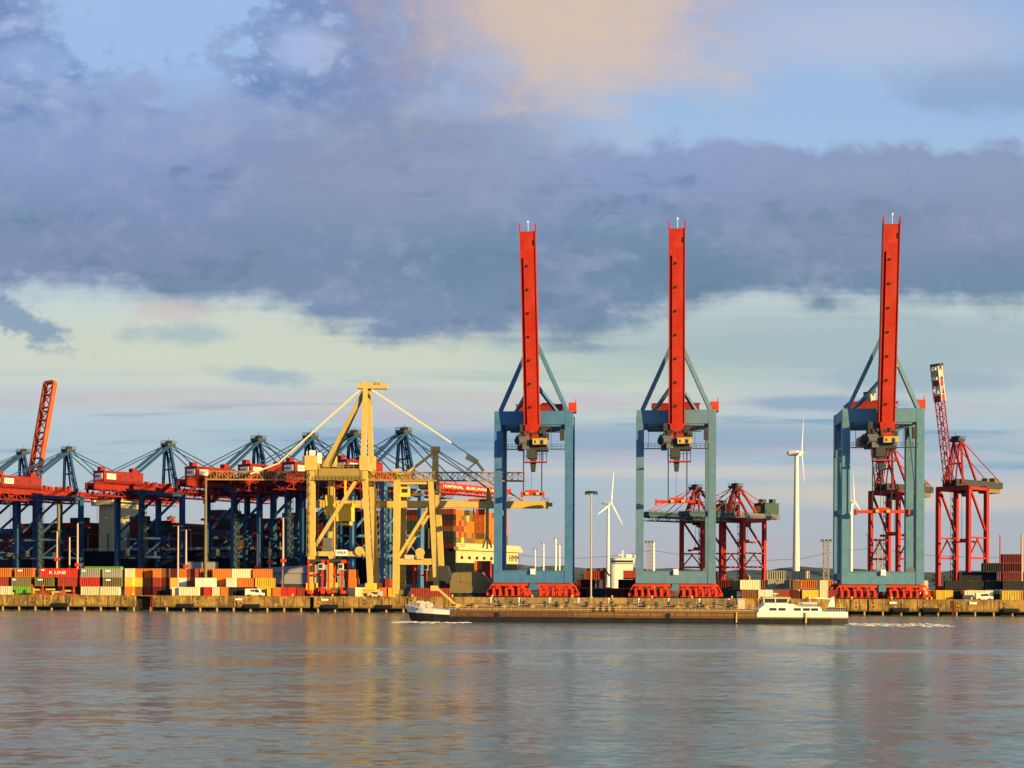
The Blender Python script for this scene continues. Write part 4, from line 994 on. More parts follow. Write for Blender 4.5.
# ------------------------------------------------------------------ the long container ship in the basin
def container_ship():
    H = 24.5
    root = thing('container_ship', 'long dark container ship loaded high, moored behind the blue cranes', 'container ship', Wr(21, 8, 0), ROT_ROW)
    # local: x from the stern (0) toward the bow (negative), y across, z up
    LS, BW = 330.0, 68.0
    rings = []
    for x, w, zb in ((0, .94, 6), (-6, .98, 2), (-14, 1, -2), (-250, 1, -2), (-290, .8, -2), (-315, .42, -2), (-330, .06, -2)):
        rings.append([(x, BW/2*(1-w), zb), (x, BW/2*(1+w), zb), (x, BW/2*(1+w), H), (x, BW/2*(1-w), H)])
    m = MB(); m.loft(rings); m.build('hull', M['navy_hull'], root)
    tr = MB(); tr.span((.02, 2.0, H-6.5), (.5, BW-2.0, H-.6)); tr.span((.02, 0.6, H-.6), (2.4, BW-.6, H+.9)); tr.span((.02, 8, H+.9), (1.8, BW-3, H+2.6))
    t = tr.build('transom', M['ship_cream'], root)
    wm = MB()
    for i in range(6): wm.span((.5, 6+i*7.4, H-4.8), (.56, 8.6+i*7.4, H-3.4))
    wm.build('mooring_port', M['black'], t)
    text('lettering', 'HMM', 4.6, M['black_letter'], t, (.62, BW-6.5, H-3.8), (R(90), 0, R(90)), width=11)
    part('rail', M['white'], root, lambda k: (k.rail((1.5, 1, H+.9), (1.5, BW-1, H+.9), 1.4, 24, .15), k.rail((-40, .3, H), (-250, .3, H), 1.4, 40, .13)))
    # accommodation block, seen beyond the booms near the bow end
    ax = on_row(92) - 21
    ac = part('accommodation', M['ship_cream'], root, lambda k: (k.span((ax-6, 3, H), (ax+5, 24, H+26)), k.span((ax-6.5, 1, H+25), (ax+5.5, 26, H+27.5)), k.bar((ax, 14, H+27), (ax, 14, H+33), .6)))
    part('window_band', M['glass'], ac, lambda k: (k.span((ax+5.52, 2, H+25.8), (ax+5.6, 25, H+26.9))))
    fx = on_row(180) - 21
    part('funnel', M['dark_machine'], root, lambda k: k.span((fx-4, 20, H), (fx+4, 36, H+22)))
    lash = MB()
    for i in range(20):
        x = -14.2*i - 13.4
        if x < -300: break
        lash.span((x-.45, .4, H), (x+.05, 1.2, H+9.5)); lash.span((x-.4, .4, H+9.2), (x, BW-.4, H+9.5))
    lash.build('lashing_bridge', M['grey_machine'], root)
    # cargo: the outermost column and the stern row are separate boxes, the rest one mass
    cols_d = ['dark_red', 'dark_red', 'dark_red', 'rust_red', 'dark_red', 'blue', 'black', 'black', 'dark_green', 'rust_red', 'brown']  # dark paints put the shade of this side into the cargo's colour
    rnd = random.Random(21)
    mass = MB(); h = 2.62; n_y = 22
    top_mask = [7, 7, 7, 7, 6, 7, 7, 6, 7, 6, 7, 7, 6, 7, 7, 6, 7, 6, 6, 6, 5]
    Mr = Matrix.Rotation(ROT_ROW, 4, 'Z'); org = Wr(21, 8, 0)
    BAY = ['aftermost', 'second', 'third', 'fourth', 'fifth', 'sixth', 'seventh', 'eighth', 'ninth', 'tenth', 'eleventh', 'twelfth', 'thirteenth', 'fourteenth', 'fifteenth', 'sixteenth', 'seventeenth', 'eighteenth', 'nineteenth', 'twentieth', 'last']
    TN = ['lowest', 'second', 'third', 'fourth', 'fifth', 'sixth', 'seventh']
    seen2 = {}
    for b in range(21):
        xc = -6.4 - 14.2*b
        if abs(xc-ax) < 14 or abs(xc-fx) < 11: continue
        T = top_mask[b]
        if b: mass.span((xc-6.0, 3.3, H+.05), (xc+6.0, BW-1.2, H + h*(T-1)))
        for t in range(T):
            c = rnd.choice(cols_d)
            p = org + Mr.to_3x3() @ Vector((xc, 1.9, H+.06+t*h))
            box_at(c, 12.19, p, ROT_ROW, f"{CW[c]} container, {TN[t]} tier of the {BAY[b]} bay on the ship's shaded side", "containers stacked on the deck of the ship", h=2.6)
    stern_cols = ['orange', 'orange', 'orange', 'orange', 'brown', 'rust_red', 'orange', 'brown', 'rust_red', 'orange', 'orange', 'olive']
    OR = ['', 'second', 'third', 'fourth', 'fifth', 'sixth', 'seventh', 'eighth', 'ninth', 'tenth', 'eleventh', 'twelfth', 'thirteenth', 'fourteenth', 'fifteenth', 'sixteenth', 'seventeenth', 'eighteenth', 'nineteenth', 'twentieth', 'twenty-first', 'outermost']
    for j in range(1, n_y):
        hole = 8 <= j <= 11
        T = 3 if hole else (7 if j < 4 or j > 5 else 6)
        if j > 17: T = 7
        for t in range(T):
            if t < 2: c = rnd.choice(['olive', 'yellow', 'brown', 'orange', 'green'] if j > 18 else ['olive', 'yellow', 'brown', 'orange'])
            elif t == T-1 and j in (4, 5, 6): c = rnd.choice(['cream', 'yellow', 'olive'])
            else: c = rnd.choice(stern_cols)
            p = org + Mr.to_3x3() @ Vector((-6.4 if not hole else -11.5, 1.9+j*2.53, H+.06+t*h))
            box_at(c, 12.19, p, ROT_ROW, f"{CW[c]} container end, {TN[t]} tier of the {OR[j]} column on the ship's sunlit stern", "containers stacked on the deck of the ship", h=2.6)
    mass_o = mass.build('deck_cargo', CC['dark_red'], root); tag(mass_o, kind='stuff')
container_ship()

# ------------------------------------------------------------------ smaller ship in the second basin
def feeder_ship():
    root = quay_thing('feeder_ship', 'small cargo ship with white bridge and dark hull beside the middle tall crane', 'ship', U(600, 96), 96, 0)
    o = Vector((U(600, 96), 96, 0)); q = lambda px, py, v=96: L(px, py, v)-o
    xl, xr = q(560, 580).x, q(690, 580).x
    rings = []
    for x, w in ((xl, .1), (xl+8, .6), (xl+16, 1), (xr-6, 1), (xr, .8)): rings.append([(x, -8*w, -2), (x, 8*w, -2), (x, 8.5*w, 7.2), (x, -8.5*w, 7.2)])
    m = MB(); m.loft(rings); m.build('hull', M['hull_brown'], root)
    z = lambda py: Z(py, U(620, 96), 96)
    a, b = q(612, 580).x, q(633, 580).x
    br = part('bridge', M['white'], root, lambda k: (k.span((a+1.5, -7, 7.2), (b, 7, z(562))), k.span((a-.6, -8, z(562)), (b+.6, 8, z(557.5))), k.span((a-.8, -8.2, z(557.5)), (b+.8, 8.2, z(557))), k.span((q(610, 580).x, -7.5, 7.2), (q(616, 580).x, -2, z(563)))))
    part('window_band', M['glass'], br, lambda k: k.span((a, -8.08, z(561.2)), (b, -8.0, z(559.2))))
    part('radar_mast', M['white'], root, lambda k: (k.bar((a+4, 0, z(557)), (a+4, 0, z(549)), .5), k.box((a+4, 0, z(553.5)), (3.2, .5, .4)), k.bar((a+9, 0, z(557)), (a+9, 0, z(553)), .8), k.box((b-1.5, 0, z(555)), (2, 2, 1.6))))
    part('funnel', M['dark_machine'], root, lambda k: k.span((b+.6, -3, 7.2), (b+5.2, 3, z(569))))
    part('deck_crane', M['bogie_red'], root, lambda k: [(k.bar((q(p, 580).x, 0, 7), (q(p, 580).x, 0, z(567)), .9), k.bar((q(p, 580).x, 0, z(567)), (q(p+6, 580).x, 0, z(575)), .6)) for p in (588, 598, 604)])
feeder_ship()

# ------------------------------------------------------------------ the river tanker passing in front of the quay
def tanker():
    v0 = -80.0
    u0 = U(405, v0)
    root = quay_thing('tanker_barge', 'long low river tanker with dark brown hull, raised bow and white wheelhouse aft', 'barge', u0, v0, 0)
    xs = lambda px: U(px, v0) - u0
    Lb = xs(845); hb = 5.7
    def sheer(x):
        return 2.75 + 1.35*max(0, 1-x/13.0)**1.5 + .25*max(0, (x-Lb+22)/22)
    def half(x):
        if x < 12: return hb*(1-(1-max(0, x)/12)**2)**.5*.97 + .12
        if x > Lb-9: return hb*(1-.22*((x-Lb+9)/9)**2)
        return hb
    st = [0, .25, .7, 1.5, 3, 5, 8, 12, 13.6, xs(520), xs(560), xs(575), xs(640), xs(700), xs(755), xs(765), Lb-9, Lb-4, Lb]
    def ring(z0f, z1f):
        r = []
        for x in st:
            rk = -(1.1*max(0, 1-x/3.0))
            r.append((x, half(x), z0f(x), z1f(x)))
        return r
    def shell(name, z0f, z1f, mat, a, b, k=1.0, parent=None):
        rings = []
        for x in st:
            if x < a-.01 or x > b+.01: continue
            w = half(x)*k; z0, z1 = z0f(x), z1f(x)
            rake0, rake1 = 1.5*max(0, 1-x/9)*(1-z0/4.2), 1.5*max(0, 1-x/9)*(1-z1/4.2)
            rings.append([(x+rake0, -w, z0), (x+rake0, w, z0), (x+rake1, w, z1), (x+rake1, -w, z1)])
        m = MB(); m.loft(rings); return m.build(name, mat, parent or root)
    shell('hull_bottom', lambda x: -.9, lambda x: 1.35, M['black'], 0, Lb)
    zt = sheer
    nxs = [s for s in st]
    shell('bow', lambda x: 1.35, lambda x: 2.05 - .55*min(1, x/12) + .25, M['black'], 0, 12)
    shell('bow_band', lambda x: 2.05 - .55*min(1, x/12) + .25, sheer, M['white'], 0, 12, 1.0)
    shell('hull_side', lambda x: 1.35, sheer, M['hull_brown'], 12, xs(575), 1.0)
    shell('hull_side', lambda x: 1.35, sheer, M['hull_ochre'], xs(575), xs(755), 1.0)
    shell('hull_side', lambda x: 1.35, lambda x: 1.7, M['hull_ochre'], xs(755), Lb, 1.0)
    shell('stern_band', lambda x: 1.7, sheer, M['white'], xs(755), Lb, 1.0)
    # rubbing strakes
    part('rubbing_strake', M['hull_brown'], root, lambda m: [m.box(((xs(460)+xs(755))/2, -hb-.06, z), (xs(755)-xs(460), .18, .2)) for z in (2.6, 1.7)])
    text('lettering', 'ELLEMAR', .95, M['blue_letter'], root, (xs(420), -half(xs(420))*.955-.1, 3.05), (R(90), 0, R(-14)), width=3.6)
    D = sheer(40)
    for k in range(24):
        part('hull_rib', M['hull_brown'], root, lambda m: m.box((xs(462)+k*2.9, -hb-.02, 2.1), (.12, .08, 1.4)))
    part('tyre_fender', M['black'], root, lambda m: m.tube((xs(500), -hb-.3, 1.9), (xs(500), -hb, 1.9), .55, .55, 14))
    part('tyre_fender', M['black'], root, lambda m: m.tube((xs(668), -hb-.3, 1.9), (xs(668), -hb, 1.9), .55, .55, 14))
    # cargo deck: low trunk, pipes, hatches, vents, railings
    part('trunk_deck', M['tank_deck'], root, lambda m: (m.span((xs(462), -4.4, D-.1), (xs(752), 4.4, D+.75)), [m.box((xs(470)+i*6.4, 0, D+.85), (.35, 8.4, .25)) for i in range(11)]))
    rnd = random.Random(9)
    pipe_p = paint('pipe_ochre', (.32, .19, .05), .5, .3, .4, .3)
    part('deck_pipe', pipe_p, root, lambda m: [m.tube((xs(466), y, D+zz), (xs(750), y, D+zz), r, r, 8) for y, zz, r in ((-1.2, 1.35, .2), (-.6, 1.45, .25), (.4, 1.35, .2), (1.3, 1.6, .16), (-2.4, 1.15, .14))])
    hatch = None; hm = MB(); hm.tube((0, 0, 0), (0, 0, .7), .85, .85, 12); hm.tube((0, 0, .7), (0, 0, .95), .95, .7, 12); hm.bar((-.9, 0, .8), (.9, 0, .8), .12)
    for i in range(10):
        for y in (-3.0, 3.0):
            x = xs(476)+i*7.0
            if hatch is None: hatch = hm.build('tank_hatch', M['tank_deck'], root); d = hatch
            else: d = hatch.copy(); COL.objects.link(d); adopt(d, root)
            d.location = (x, y, D+.75)
    valve = None; vm = MB(); vm.tube((0, 0, 0), (0, 0, 1.2), .12, .12, 8); vm.tube((0, -.05, 1.25), (0, .05, 1.25), .42, .42, 12); vm.box((0, 0, .4), (.7, .5, .6))
    for i in range(18):
        if valve is None: valve = vm.build('deck_valve', M['dark_machine'], root); d = valve
        else: d = valve.copy(); COL.objects.link(d); adopt(d, root)
        d.location = (xs(500)+i*3.5+rnd.uniform(-1, 1), rnd.uniform(-3.8, -1.8), D+.75)
    vent = None; vm = MB(); vm.tube((0, 0, 0), (0, 0, 2.1), .14, .14, 8); vm.tube((0, 0, 2.1), (0, 0, 2.45), .3, .22, 10)
    for i in range(9):
        if vent is None: vent = vm.build('vent_pipe', M['white'], root); d = vent
        else: d = vent.copy(); COL.objects.link(d); adopt(d, root)
        d.location = (xs(490)+i*7.3, (-1) ** i*1.6, D+.75)
    part('catwalk', M['galvanised'], root, lambda m: (m.span((xs(470), -.35, D+2.0), (xs(745), .5, D+2.1)), [m.bar((xs(470)+i*6.5, 0, D+.7), (xs(470)+i*6.5, 0, D+2), .16) for i in range(11)], m.rail((xs(470), -.3, D+2.1), (xs(745), -.3, D+2.1), .9, 40, .06)))
    part('railing', M['white_worn'], root, lambda m: (m.rail((xs(452), -hb+.15, D), (xs(758), -hb+.15, D), 1.0, 44, .06), m.rail((xs(452), hb-.15, D), (xs(758), hb-.15, D), 1.0, 44, .06)))
    part('manifold', pipe_p, root, lambda m: ([m.tube((xs(p), -hb+.6, D+1.1), (xs(p), hb-.6, D+1.1), .22, .22, 8) for p in (598, 604, 610, 616, 730, 736)], [m.box((xs(p), -hb+.8, D+.7), (.7, .5, 1.1)) for p in (598, 604, 610, 616)]))
    part('midship_box', M['white_worn'], root, lambda m: (m.span((xs(737), -2.6, D+.7), (xs(744), 1.5, D+3.1)), m.span((xs(736.5), -2.8, D+3.1), (xs(744.5), 1.7, D+3.25))))
    part('deck_boom', M['crane_yellow'], root, lambda m: (m.bar((xs(458), -1.0, D+1.0), (xs(437), -1.0, D+5.6), .5), m.box((xs(435), -1.0, D+5.4), (1.8, .8, 1.3), 0), m.box((xs(459), -1.0, D+.8), (1.2, 1.2, 1.6))))
    part('bow_winch', M['white_worn'], root, lambda m: (m.box((xs(425), 0, 4.1), (2.0, 3.2, 1.4)), m.tube((xs(430), -1.8, 3.9), (xs(430), 1.8, 3.9), .6, .6, 12), m.bar((xs(415), 0, 3.6), (xs(415), 0, 6.0), .18), m.box((xs(421), -1.4, 4.8), (1.6, .8, .5)), m.rail((xs(412), -3.2, 3.7), (xs(445), -4.8, 3.0), .9, 9, .06)))
    part('forecastle_deck', M['tank_deck'], root, lambda m: m.span((13.0, -5.4, sheer(13)-.15), (xs(462), 5.4, sheer(13)+.05)))
    # after house and wheelhouse
    Wm = M['white']; Da = sheer(Lb-16) - .55
    house = part('after_house', Wm, root, lambda m: (m.prism([(xs(757), -4.7, Da), (Lb-5.5, -4.7, Da), (Lb-6.5, -4.7, Da+1.9), (xs(792), -4.7, Da+1.9), (xs(764), -4.7, Da+2.6), (xs(757), -4.7, Da+1.2)], (0, 9.4, 0)),
                                                m.prism([(xs(760), -3.6, Da+1.9), (xs(797), -3.6, Da+1.9), (xs(792), -3.6, Da+2.5), (xs(763), -3.6, Da+2.6)], (0, 7.2, 0)),
                                                m.prism([(xs(826), -3.2, Da+1.9), (xs(833), -3.2, Da+1.9), (xs(832), -3.2, Da+4.4), (xs(829), -3.2, Da+4.0)], (0, .5, 0)),
                                                m.bar((xs(813), -3.4, Da+4.0), (xs(832), -3.4, Da+3.75), .3)))
    part('window', M['glass'], house, lambda m: [m.box((xs(p), -4.71, Da+1.25), (xs(p+7)-xs(p), .06, .62)) for p in (771, 780)])
    part('window', M['glass'], house, lambda m: [m.box((xs(p), -4.71, Da+1.25), (1.6, .06, .62)) for p in (795, 804, 812, 826)])
    wh = part('wheelhouse', Wm, root, lambda m: (m.span((xs(762), -3.2, Da+2.5), (xs(786), 3.2, Da+2.75)), [m.bar((xs(p), y, Da+2.9), (xs(p2), y, Da+3.75), .22) for p, p2 in ((763, 762.5), (774, 774), (786, 787)) for y in (-3.1, 3.1)], m.span((xs(762), -3.5, Da+3.75), (xs(788), 3.5, Da+3.9))))
    part('roof', M['crane_yellow'], wh, lambda m: m.span((xs(761), -3.7, Da+3.91), (xs(789), 3.7, Da+4.15)))
    part('window', M['glass'], wh, lambda m: m.span((xs(763.5), -2.98, Da+2.9), (xs(785.5), 2.98, Da+3.73)))
    part('radar_mast', M['white'], root, lambda m: (m.bar((xs(775), 0, Da+4.1), (xs(775), 0, Da+5.2), .1), m.box((xs(775), 0, Da+4.9), (1.4, .2, .2)), m.bar((xs(810), 0, Da+1.9), (xs(810), 0, Da+4.6), .16)))
    part('dinghy', M['white_worn'], root, lambda m: m.loft([[(xs(797)+a, -2.4-w, Da+2.5), (xs(797)+a, -2.4, Da+2.0), (xs(797)+a, -2.4+w, Da+2.5), (xs(797)+a, -2.4+w*.9, Da+3.0), (xs(797)+a, -2.4-w*.9, Da+3.0)] for a, w in ((0, .4), (1, .8), (3, .85), (4.4, .8))]))
    part('stern_rail', M['white_worn'], root, lambda m: m.rail((xs(822), -5.0, sheer(Lb-3)), (Lb-.5, -4.3, sheer(Lb)), 1.0, 8, .06))
    part('fender_post', M['crane_yellow'], root, lambda m: m.span((xs(802), -hb-.35, .3), (xs(803.6), -hb-.05, 2.8)))
    part('fender_post', M['crane_yellow'], root, lambda m: m.span((xs(734), -hb-.35, .3), (xs(735.2), -hb-.05, 2.8)))
tanker()

def foam_patch(px0, px1, v, width, seed, dens):
    """Broken foam on the water: many small irregular flakes 4 mm above the surface."""
    rnd = random.Random(seed); m = MB()
    u0, u1 = U(px0, v), U(px1, v)
    for i in range(dens):
        t = rnd.random(); u = u0+(u1-u0)*t; vv = v + rnd.gauss(0, width)
        p = W(u, vv, .02+rnd.random()*.05); a = rnd.uniform(.2, 1.3); b = rnd.uniform(.3, 1.5); n = 7
        vs = [p + Vector((a*math.cos(6.28*k/n)*rnd.uniform(.6, 1), b*math.sin(6.28*k/n)*rnd.uniform(.6, 1), 0)) for k in range(n)]
        vs2 = [q - Vector((0, 0, .06)) for q in vs]
        m.add(vs+vs2, [tuple(range(n))] + [(k, (k+1) % n, n+(k+1) % n, n+k) for k in range(n)])
    return m
FO = plain('foam', (.62, .56, .44), .7)
for k, (a, b, v, w, d, lab) in enumerate(((397, 416, -86, 3.5, 150, 'white foam thrown up at the bow of the river tanker'), (846, 945, -84, 6.0, 260, 'pale foam wake trailing behind the stern of the river tanker'), (416, 470, -90, 2.5, 70, 'thin foam along the dark forward hull of the tanker'))):
    tag(foam_patch(a, b, v, w, 30+k, d).build('wake_foam', FO), lab, 'foam', kind='stuff')

# ------------------------------------------------------------------ light masts and poles
def mast(px, ytop, ybot, v, width, label, head, mat=None, lamp_y=None, group='light masts of the terminal', ground=GZ):
    u = U(px, v); s = W(u, v).y/F
    root = quay_thing('light_mast', label, 'light mast', u, v, ground, group=group)
    h = Z(ytop, u, v)-ground; w = width*s/2
    part('pole', mat or M['galvanised'], root, lambda m: (m.tube((0, 0, 0), (0, 0, h), w, w*.65, 10), m.tube((0, 0, 0), (0, 0, .5), w*1.8, w*1.8, 10)))
    if head == 'ring':
        part('lamp_head', M['dark_machine'], root, lambda m: (m.tube((0, 0, h), (0, 0, h+.5), 2.1, 1.7, 16), [m.box((1.7*math.cos(k*1.05), 1.7*math.sin(k*1.05), h-.3), (.6, .6, .5)) for k in range(6)]))
    elif head == 'arm':
        part('lamp_head', M['dark_machine'], root, lambda m: (m.box((0, 0, h), (3.0, .25, .25)), [m.box((k, -.2, h-.15), (.7, .7, .3)) for k in (-1.3, 1.3)]))
    elif head == 'hook':
        part('lamp_head', M['dark_machine'], root, lambda m: (m.bar((0, 0, h), (1.2, 0, h+.3), .2), m.box((1.5, 0, h+.25), (.9, .5, .25))))
    if lamp_y:
        z = Z(lamp_y, u, v)-ground
        part('control_box', M['bogie_red'], root, lambda m: (m.box((0, -.3, z), (1.3, .8, 1.1)), m.box((.9, -.3, z), (.5, .6, .7))))
P1 = paint('pole_pink', (.52, .36, .26), .5, .2, .3)
mast(57, 532, 592, 22, 1.9, 'pale light mast rising behind the green and grey containers, box low on the pole', 'arm', P1, 560)
mast(69.5, 538, 592, 24, 1.9, 'shorter pale light mast rising behind the lettered red container', 'hook', P1)
mast(77.5, 524, 592, 22, 2.2, 'tallest pale light mast rising by the end of the lettered red container', 'hook', P1, 565.5)
mast(178, 526, 594, 7, 2.0, 'slim light mast in front of the end-on container rows', 'arm', P1)
mast(186, 530, 594, 18, 2.2, 'slim light mast behind the end-on container rows with a pink junction box', 'arm', P1, 566.5)
mast(205.5, 478.5, 595, 9, 3.2, 'very tall olive steel mast reaching up to the yellow crane truss', None, M['olive_steel'])
mast(257.5, 533, 592, 22, 2.0, 'light mast standing up behind the white van, no box on its pole', 'arm', P1, 567.5)
mast(269.5, 541, 592, 20, 1.6, 'short hooked light mast with a red box halfway up', 'hook', P1, 562)
mast(283, 517.5, 594, 12, 2.4, 'light mast with a red box, next to the outer yellow portal leg', 'arm', P1, 560.5)
mast(591, 491.5, 597, 10, 2.0, 'tall galvanised mast with a wide ring lamp head, between two tall blue cranes', 'ring')
G2 = 'pale masts far behind the first tall crane'
for px, yt, lab in ((535, 548, 'shortest pale far mast seen under the first tall blue crane'), (543.5, 542, 'pale far mast standing second under the first tall blue crane'), (555.5, 537, 'tallest pale far mast seen under the first tall blue crane'), (559.5, 543, 'pale far mast close behind the tallest of its group')):
    mast(px, yt, 574, 420, 2.0 if yt > 538 else 2.6, lab, 'arm', M['tower_white'], group=G2)
mast(868, 532, 576, 420, 2.4, 'pale far mast between the legs of the tall crane nearest the red cranes', 'arm', M['tower_white'], group=G2)
mast(653.5, 540, 576, 420, 3.4, 'thick pale far mast beside a leg of the middle tall crane', 'arm', M['tower_white'], group=G2)
mast(1000, 532, 566, 60, 1.8, 'thin rust-brown mast above the dark red container stack', None, M['bogie_red'], group='masts at the quay end')
mast(1021.5, 531, 566, 46, 2.6, 'orange mast at the very end of the quay', None, paint('mast_orange', (.6, .30, .10)), group='masts at the quay end')
mast(58.5, 505, 590, 95, 3.6, 'thick dark lattice-grey mast rising among the blue crane legs', 'arm', M['olive_steel'])

def lattice(px, yt, v, label):
    u = U(px, v); root = quay_thing('lattice_pylon', label, 'pylon', u, v)
    h = Z(yt, u, v)-GZ
    part('tower', M['galvanised'], root, lambda m: (m.truss((0, 0, 0), (0, 0, h), 2.6, 2.6, 12, .35, .2, up=(0, 1, 0)), m.box((0, 0, h), (6, 3, .6))))
    part('lamp_head', M['dark_machine'], root, lambda m: [m.box((k, -1.4, h+.5), (1.2, .7, .9)) for k in (-2, 0, 2)])
lattice(826, 539, 300, 'grey lattice floodlight pylon between the wind turbine and a tall blue crane')
lattice(649, 541, 415, 'thin grey lattice pylon far beyond the river quay')
lattice(879, 538, 380, 'grey lattice pylon seen between the legs of a tall blue crane')
def cable():
    m = MB()
    pts = [Vector(((px-512)/F*900, 900, EYE+(HOR-py)*900/F)) for px, py in ((500, 552), (540, 556), (580, 557), (620, 554), (653, 549), (700, 556), (750, 559), (800, 557), (826, 551), (868, 546), (930, 553), (990, 555), (1060, 550))]
    for a, b in zip(pts, pts[1:]): m.tube(a, b, .13, .13, 5)
    tag(m.build('overhead_line', M['cable']), 'thin overhead power line strung between far masts beyond the terminal', 'power line')
cable()

# ------------------------------------------------------------------ wind turbines
def turbine(px, yhub, y, w0, w1, blades, yaw, label):
    x = (px-512)/F*y; s = y/F
    root = thing('wind_turbine', label, 'wind turbine', (x, y, GZ), 0, 'wind turbines')
    h = EYE+(HOR-yhub)*s-GZ
    part('tower', M['tower_white'], root, lambda m: (m.tube((0, 0, 0), (0, 0, h-1), w0*s/2, w1*s/2, 20), m.tube((0, 0, 0), (0, 0, 1.5), w0*s*.7, w0*s*.6, 20)))
    c, sn = math.cos(yaw), math.sin(yaw); ax = Vector((c, sn, 0)); sid = Vector((-sn, c, 0))
    r = w1*s*.62
    nac = MB(); nac.loft([[ (ax*a + sid*(k[0]*r*f) + Vector((0, 0, h + k[1]*r*f)))[:] for k in ((-1, -1), (1, -1), (1.1, .3), (.7, 1), (-.7, 1), (-1.1, .3))] for a, f in ((-5.2, .55), (-4.0, .95), (0, 1.05), (2.2, .8))])
    nac.build('nacelle', M['tower_white'], root)
    hp = ax*2.9 + Vector((0, 0, h))
    hub = MB(); hub.tube(ax*2.2+Vector((0, 0, h)), hp+ax*.9, r*.8, r*.4, 12); hub.build('hub', M['tower_white'], root)
    for ang, ln in blades:
        d = (sid*math.sin(R(ang)) + Vector((0, 0, math.cos(R(ang))))).normalized()
        t = d.cross(ax).normalized()
        rg = []
        for f, ch, th in ((0, .8, .8), (.08, 1.0, .7), (.2, 2.0, .5), (.5, 1.3, .3), (.85, .7, .16), (1, .2, .06)):
            o = hp + d*ln*f; k = r/1.6
            rg.append([(o+t*ch*.6*k+ax*0)[:], (o+ax*th*.5*k)[:], (o-t*ch*.7*k)[:], (o-ax*th*.5*k)[:]])
        b = MB(); b.loft(rg); b.build('blade', M['tower_white'], root)
turbine(796, 451, 720, 7.4, 4.0, ((20, 21), (140, 21), (260, 17)), R(-20), 'tall cream wind turbine standing clear between two tall blue cranes')
turbine(608, 502, 1000, 3.8, 2.2, ((8, 26), (128, 26), (248, 26)), R(-30), 'slender white wind turbine next to the ring-headed light mast')
turbine(851, 499, 1150, 3.4, 2.2, ((-10, 24), (110, 24), (230, 24)), R(-30), 'faint far wind turbine hidden beside a tall blue crane leg')

# ------------------------------------------------------------------ straddle carriers, vans and other things on the quay
def straddle(px, v, label, rot=0.0):
    root = quay_thing('straddle_carrier', label, 'straddle carrier', U(px, v), v, rot=rot, group='straddle carriers')
    Rd = M['bogie_red']; h = 11.2
    for s in (-1, 1):
        part('side_frame', Rd, root, lambda m: (m.box((s*2.2, 0, 1.5), (.7, 9, .9)), m.box((s*2.2, 0, h), (.6, 9.2, .8)), [m.box((s*2.2, k, h/2+.6), (.5, .55, h-2)) for k in (-4.1, 4.1)]))
        for k in (-3.6, -1.3, 1.3, 3.6):
            part('wheel', M['black'], root, lambda m: m.tube((s*2.2-.25, k, .75), (s*2.2+.25, k, .75), .75, .75, 14))
    part('top_frame', M['dark_machine'], root, lambda m: (m.box((0, 0, h+.5), (4.9, 3, .8)), m.box((0, 3.4, h+.7), (4.9, 1.2, 1.2)), m.box((0, -4.0, h+.3), (4.9, .8, .7))))
    cab = part('operator_cab', M['white_worn'], root, lambda m: m.box((1.9, -4.2, h-1.6), (1.5, 1.6, 2.0)))
    part('window', M['glass'], cab, lambda m: m.box((1.9, -5.02, h-1.5), (1.2, .05, 1.2)))
    part('spreader', Rd, root, lambda m: (m.box((0, 0, 7.0), (2.3, 6.2, .6)), [m.bar((k, 0, 7.2), (k, 0, h), .12) for k in (-.9, .9)]))
straddle(318.5, 9, 'red and black straddle carrier between the yellow legs, nearest the outer leg')
straddle(338, 11, 'red and black straddle carrier beside the upright grey containers')
straddle(421, 30, 'dark straddle carrier standing inside the smaller yellow crane', R(6))

def van(px, v, label, mat, ln=5.4, h=2.3, rot=0.0, name='van', face=1):
    root = quay_thing(name, label, 'van', U(px, v), v, rot=rot)
    f = face
    body = MB(); w = 1.0
    body.prism([(-ln/2*f, -w, .45), (ln/2*f, -w, .45), (ln/2*f, -w, 1.15), ((ln/2-.9)*f, -w, 1.3), ((ln/2-1.6)*f, -w, h), (-ln/2*f, -w, h)], (0, 2*w, 0))
    b = body.build('body', mat, root)
    part('window', M['glass'], b, lambda m: (m.prism([((ln/2-1.05)*f, -w-.02, 1.35), ((ln/2-1.65)*f, -w-.02, h-.2), ((ln/2-2.5)*f, -w-.02, h-.2), ((ln/2-2.5)*f, -w-.02, 1.35)], (0, .02, 0)), m.box((-.4*f, -w-.02, h-.6), (1.5, .03, .6))))
    for x in (-ln/2+.95, ln/2-1.0):
        for y in (-w+.1, w-.1):
            wl = part('wheel', M['black'], root, lambda m: m.tube((x*f, y-.12, .36), (x*f, y+.12, .36), .36, .36, 14))
van(255, 2.6, 'cream white van parked on the quay edge before the mixed container stack', M['white'], 5.8, 2.5)
van(375, 4, 'low cream pick-up on the quay between the yellow portal legs', M['white_worn'], 4.6, 1.9, 0, 'van', -1)
van(984, 3.6, 'white van on the quay end next to the dark green container', M['white'], 5.0, 2.2)

def post_frame():
    root = quay_thing('post_frame', 'red steel post frame standing at the quay edge before the containers', 'post frame', U(53, 1.8), 1.8, GZ+.3)
    w = (U(75, 1.8)-U(32, 1.8))/2
    part('bottom_beam', M['bogie_red'], root, lambda m: (m.span((-w, -.2, -.1), (w, .2, .35)), m.span((-w, 2.0, -.1), (w, 2.3, .3))))
    for k in (-w+.2, -w*.48, w*.48, w-.2):
        part('post', M['bogie_red'], root, lambda m: m.box((k, 0, 1.7), (.42, .42, 3.2)))
    part('cargo_slab', M['crane_yellow'], root, lambda m: [m.box((x, 1.2, .7+zz), (2.6, 1.4, .5)) for x, zz in ((-w*.75, .9), (-w*.2, 1.0), (w*.1, .2), (w*.72, .6))])
post_frame()

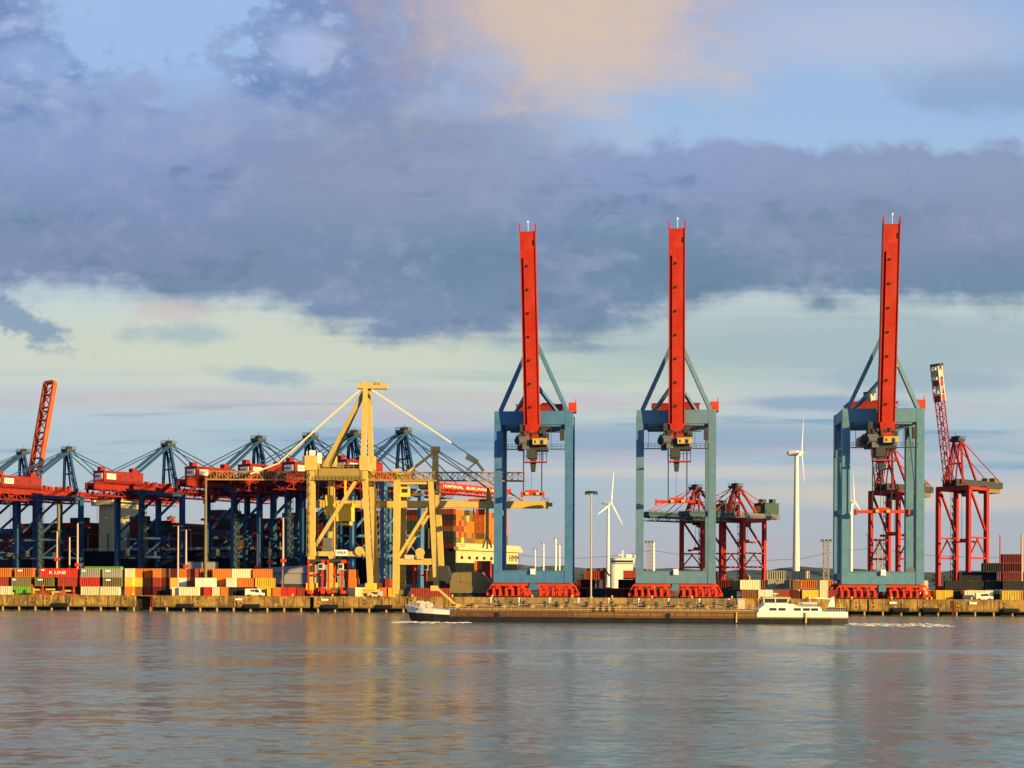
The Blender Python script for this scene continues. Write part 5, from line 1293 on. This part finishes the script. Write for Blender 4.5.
def heap(name, label, px0, px1, py0, v, mat, depth=7):
    u0, u1 = U(px0, v), U(px1, v); uc = (u0+u1)/2; w = (u1-u0)/2
    root = quay_thing(name, label, 'machine', uc, v)
    h = Z(py0, uc, v)-GZ
    part('body', mat, root, lambda m: (m.prism([(-w, 0, 1.4), (w*.9, 0, 1.4), (w, 0, h*.55), (w*.55, 0, h), (-w*.85, 0, h*.97), (-w, 0, h*.6)], (0, depth, 0)), m.box((-w*.2, -.1, h*.62), (w*.5, .3, .5)), m.box((0, -.05, h*.42), (w*1.9, .2, .18))))
    part('roof_lamp', M['dark_machine'], root, lambda m: [m.box((w*k, .4, h*.98), (.5, .5, .7)) for k in (-.6, 0, .55)])
    for x in (-w*.7, -w*.25, w*.25, w*.7):
        part('wheel', M['black'], root, lambda m: (m.tube((x, -.1, .75), (x, .6, .75), .75, .75, 12)))
    part('axle', M['dark_machine'], root, lambda m: m.box((0, depth/2, 1.1), (w*1.7, depth*.9, .7)))
heap('covered_trailer', 'large olive brown covered trailer standing beside the first tall crane', 450, 490, 571, 9, M['olive_steel'])
heap('covered_trailer', 'darker grey covered trailer half hidden behind the olive brown one', 428, 452, 565, 26, M['dark_machine'])
def shed():
    v = 70; u0, u1 = U(262, v), U(318, v); uc = (u0+u1)/2; w = (u1-u0)/2
    root = quay_thing('grey_shed', 'low grey shed with a plain sloping roof behind the outer yellow portal leg', 'shed', uc, v)
    h = Z(564, uc, v)-GZ
    part('wall', M['grey_roof'], root, lambda m: m.span((-w, 0, 0), (w, 16, h*.72)))
    part('roof', M['grey_roof'], root, lambda m: m.prism([(-w-.4, -.5, h*.7), (w+.4, -.5, h*.7), (w+.4, -.5, h), (-w-.4, -.5, h*.86)], (0, 17, 0)))
    part('door', M['dark_machine'], root, lambda m: [m.box((0, -.06, 1.9), (w*1.7, .12, 3.8))])
shed()
def shelter(px0, px1, py0, py1, v, label):
    u0, u1 = U(px0, v), U(px1, v); uc = (u0+u1)/2; w = (u1-u0)/2
    root = quay_thing('equipment_cabin', label, 'cabin', uc, v)
    h = Z(py0, uc, v)-GZ
    part('wall', M['grey_roof'], root, lambda m: m.span((-w, 0, 0), (w, 5, h)))
    part('roof', M['dark_machine'], root, lambda m: m.span((-w-.3, -.3, h), (w+.3, 5.3, h+.25)))
    part('door', M['dark_machine'], root, lambda m: m.box((w*.3, -.04, 1.2), (1.1, .08, 2.2)))
shelter(187, 200, 562, 570, 80, 'grey cabin wall glimpsed between the blue crane legs, beside the slim masts')
shelter(206, 214, 562, 570, 82, 'narrow grey cabin glimpsed beside the very tall olive mast')
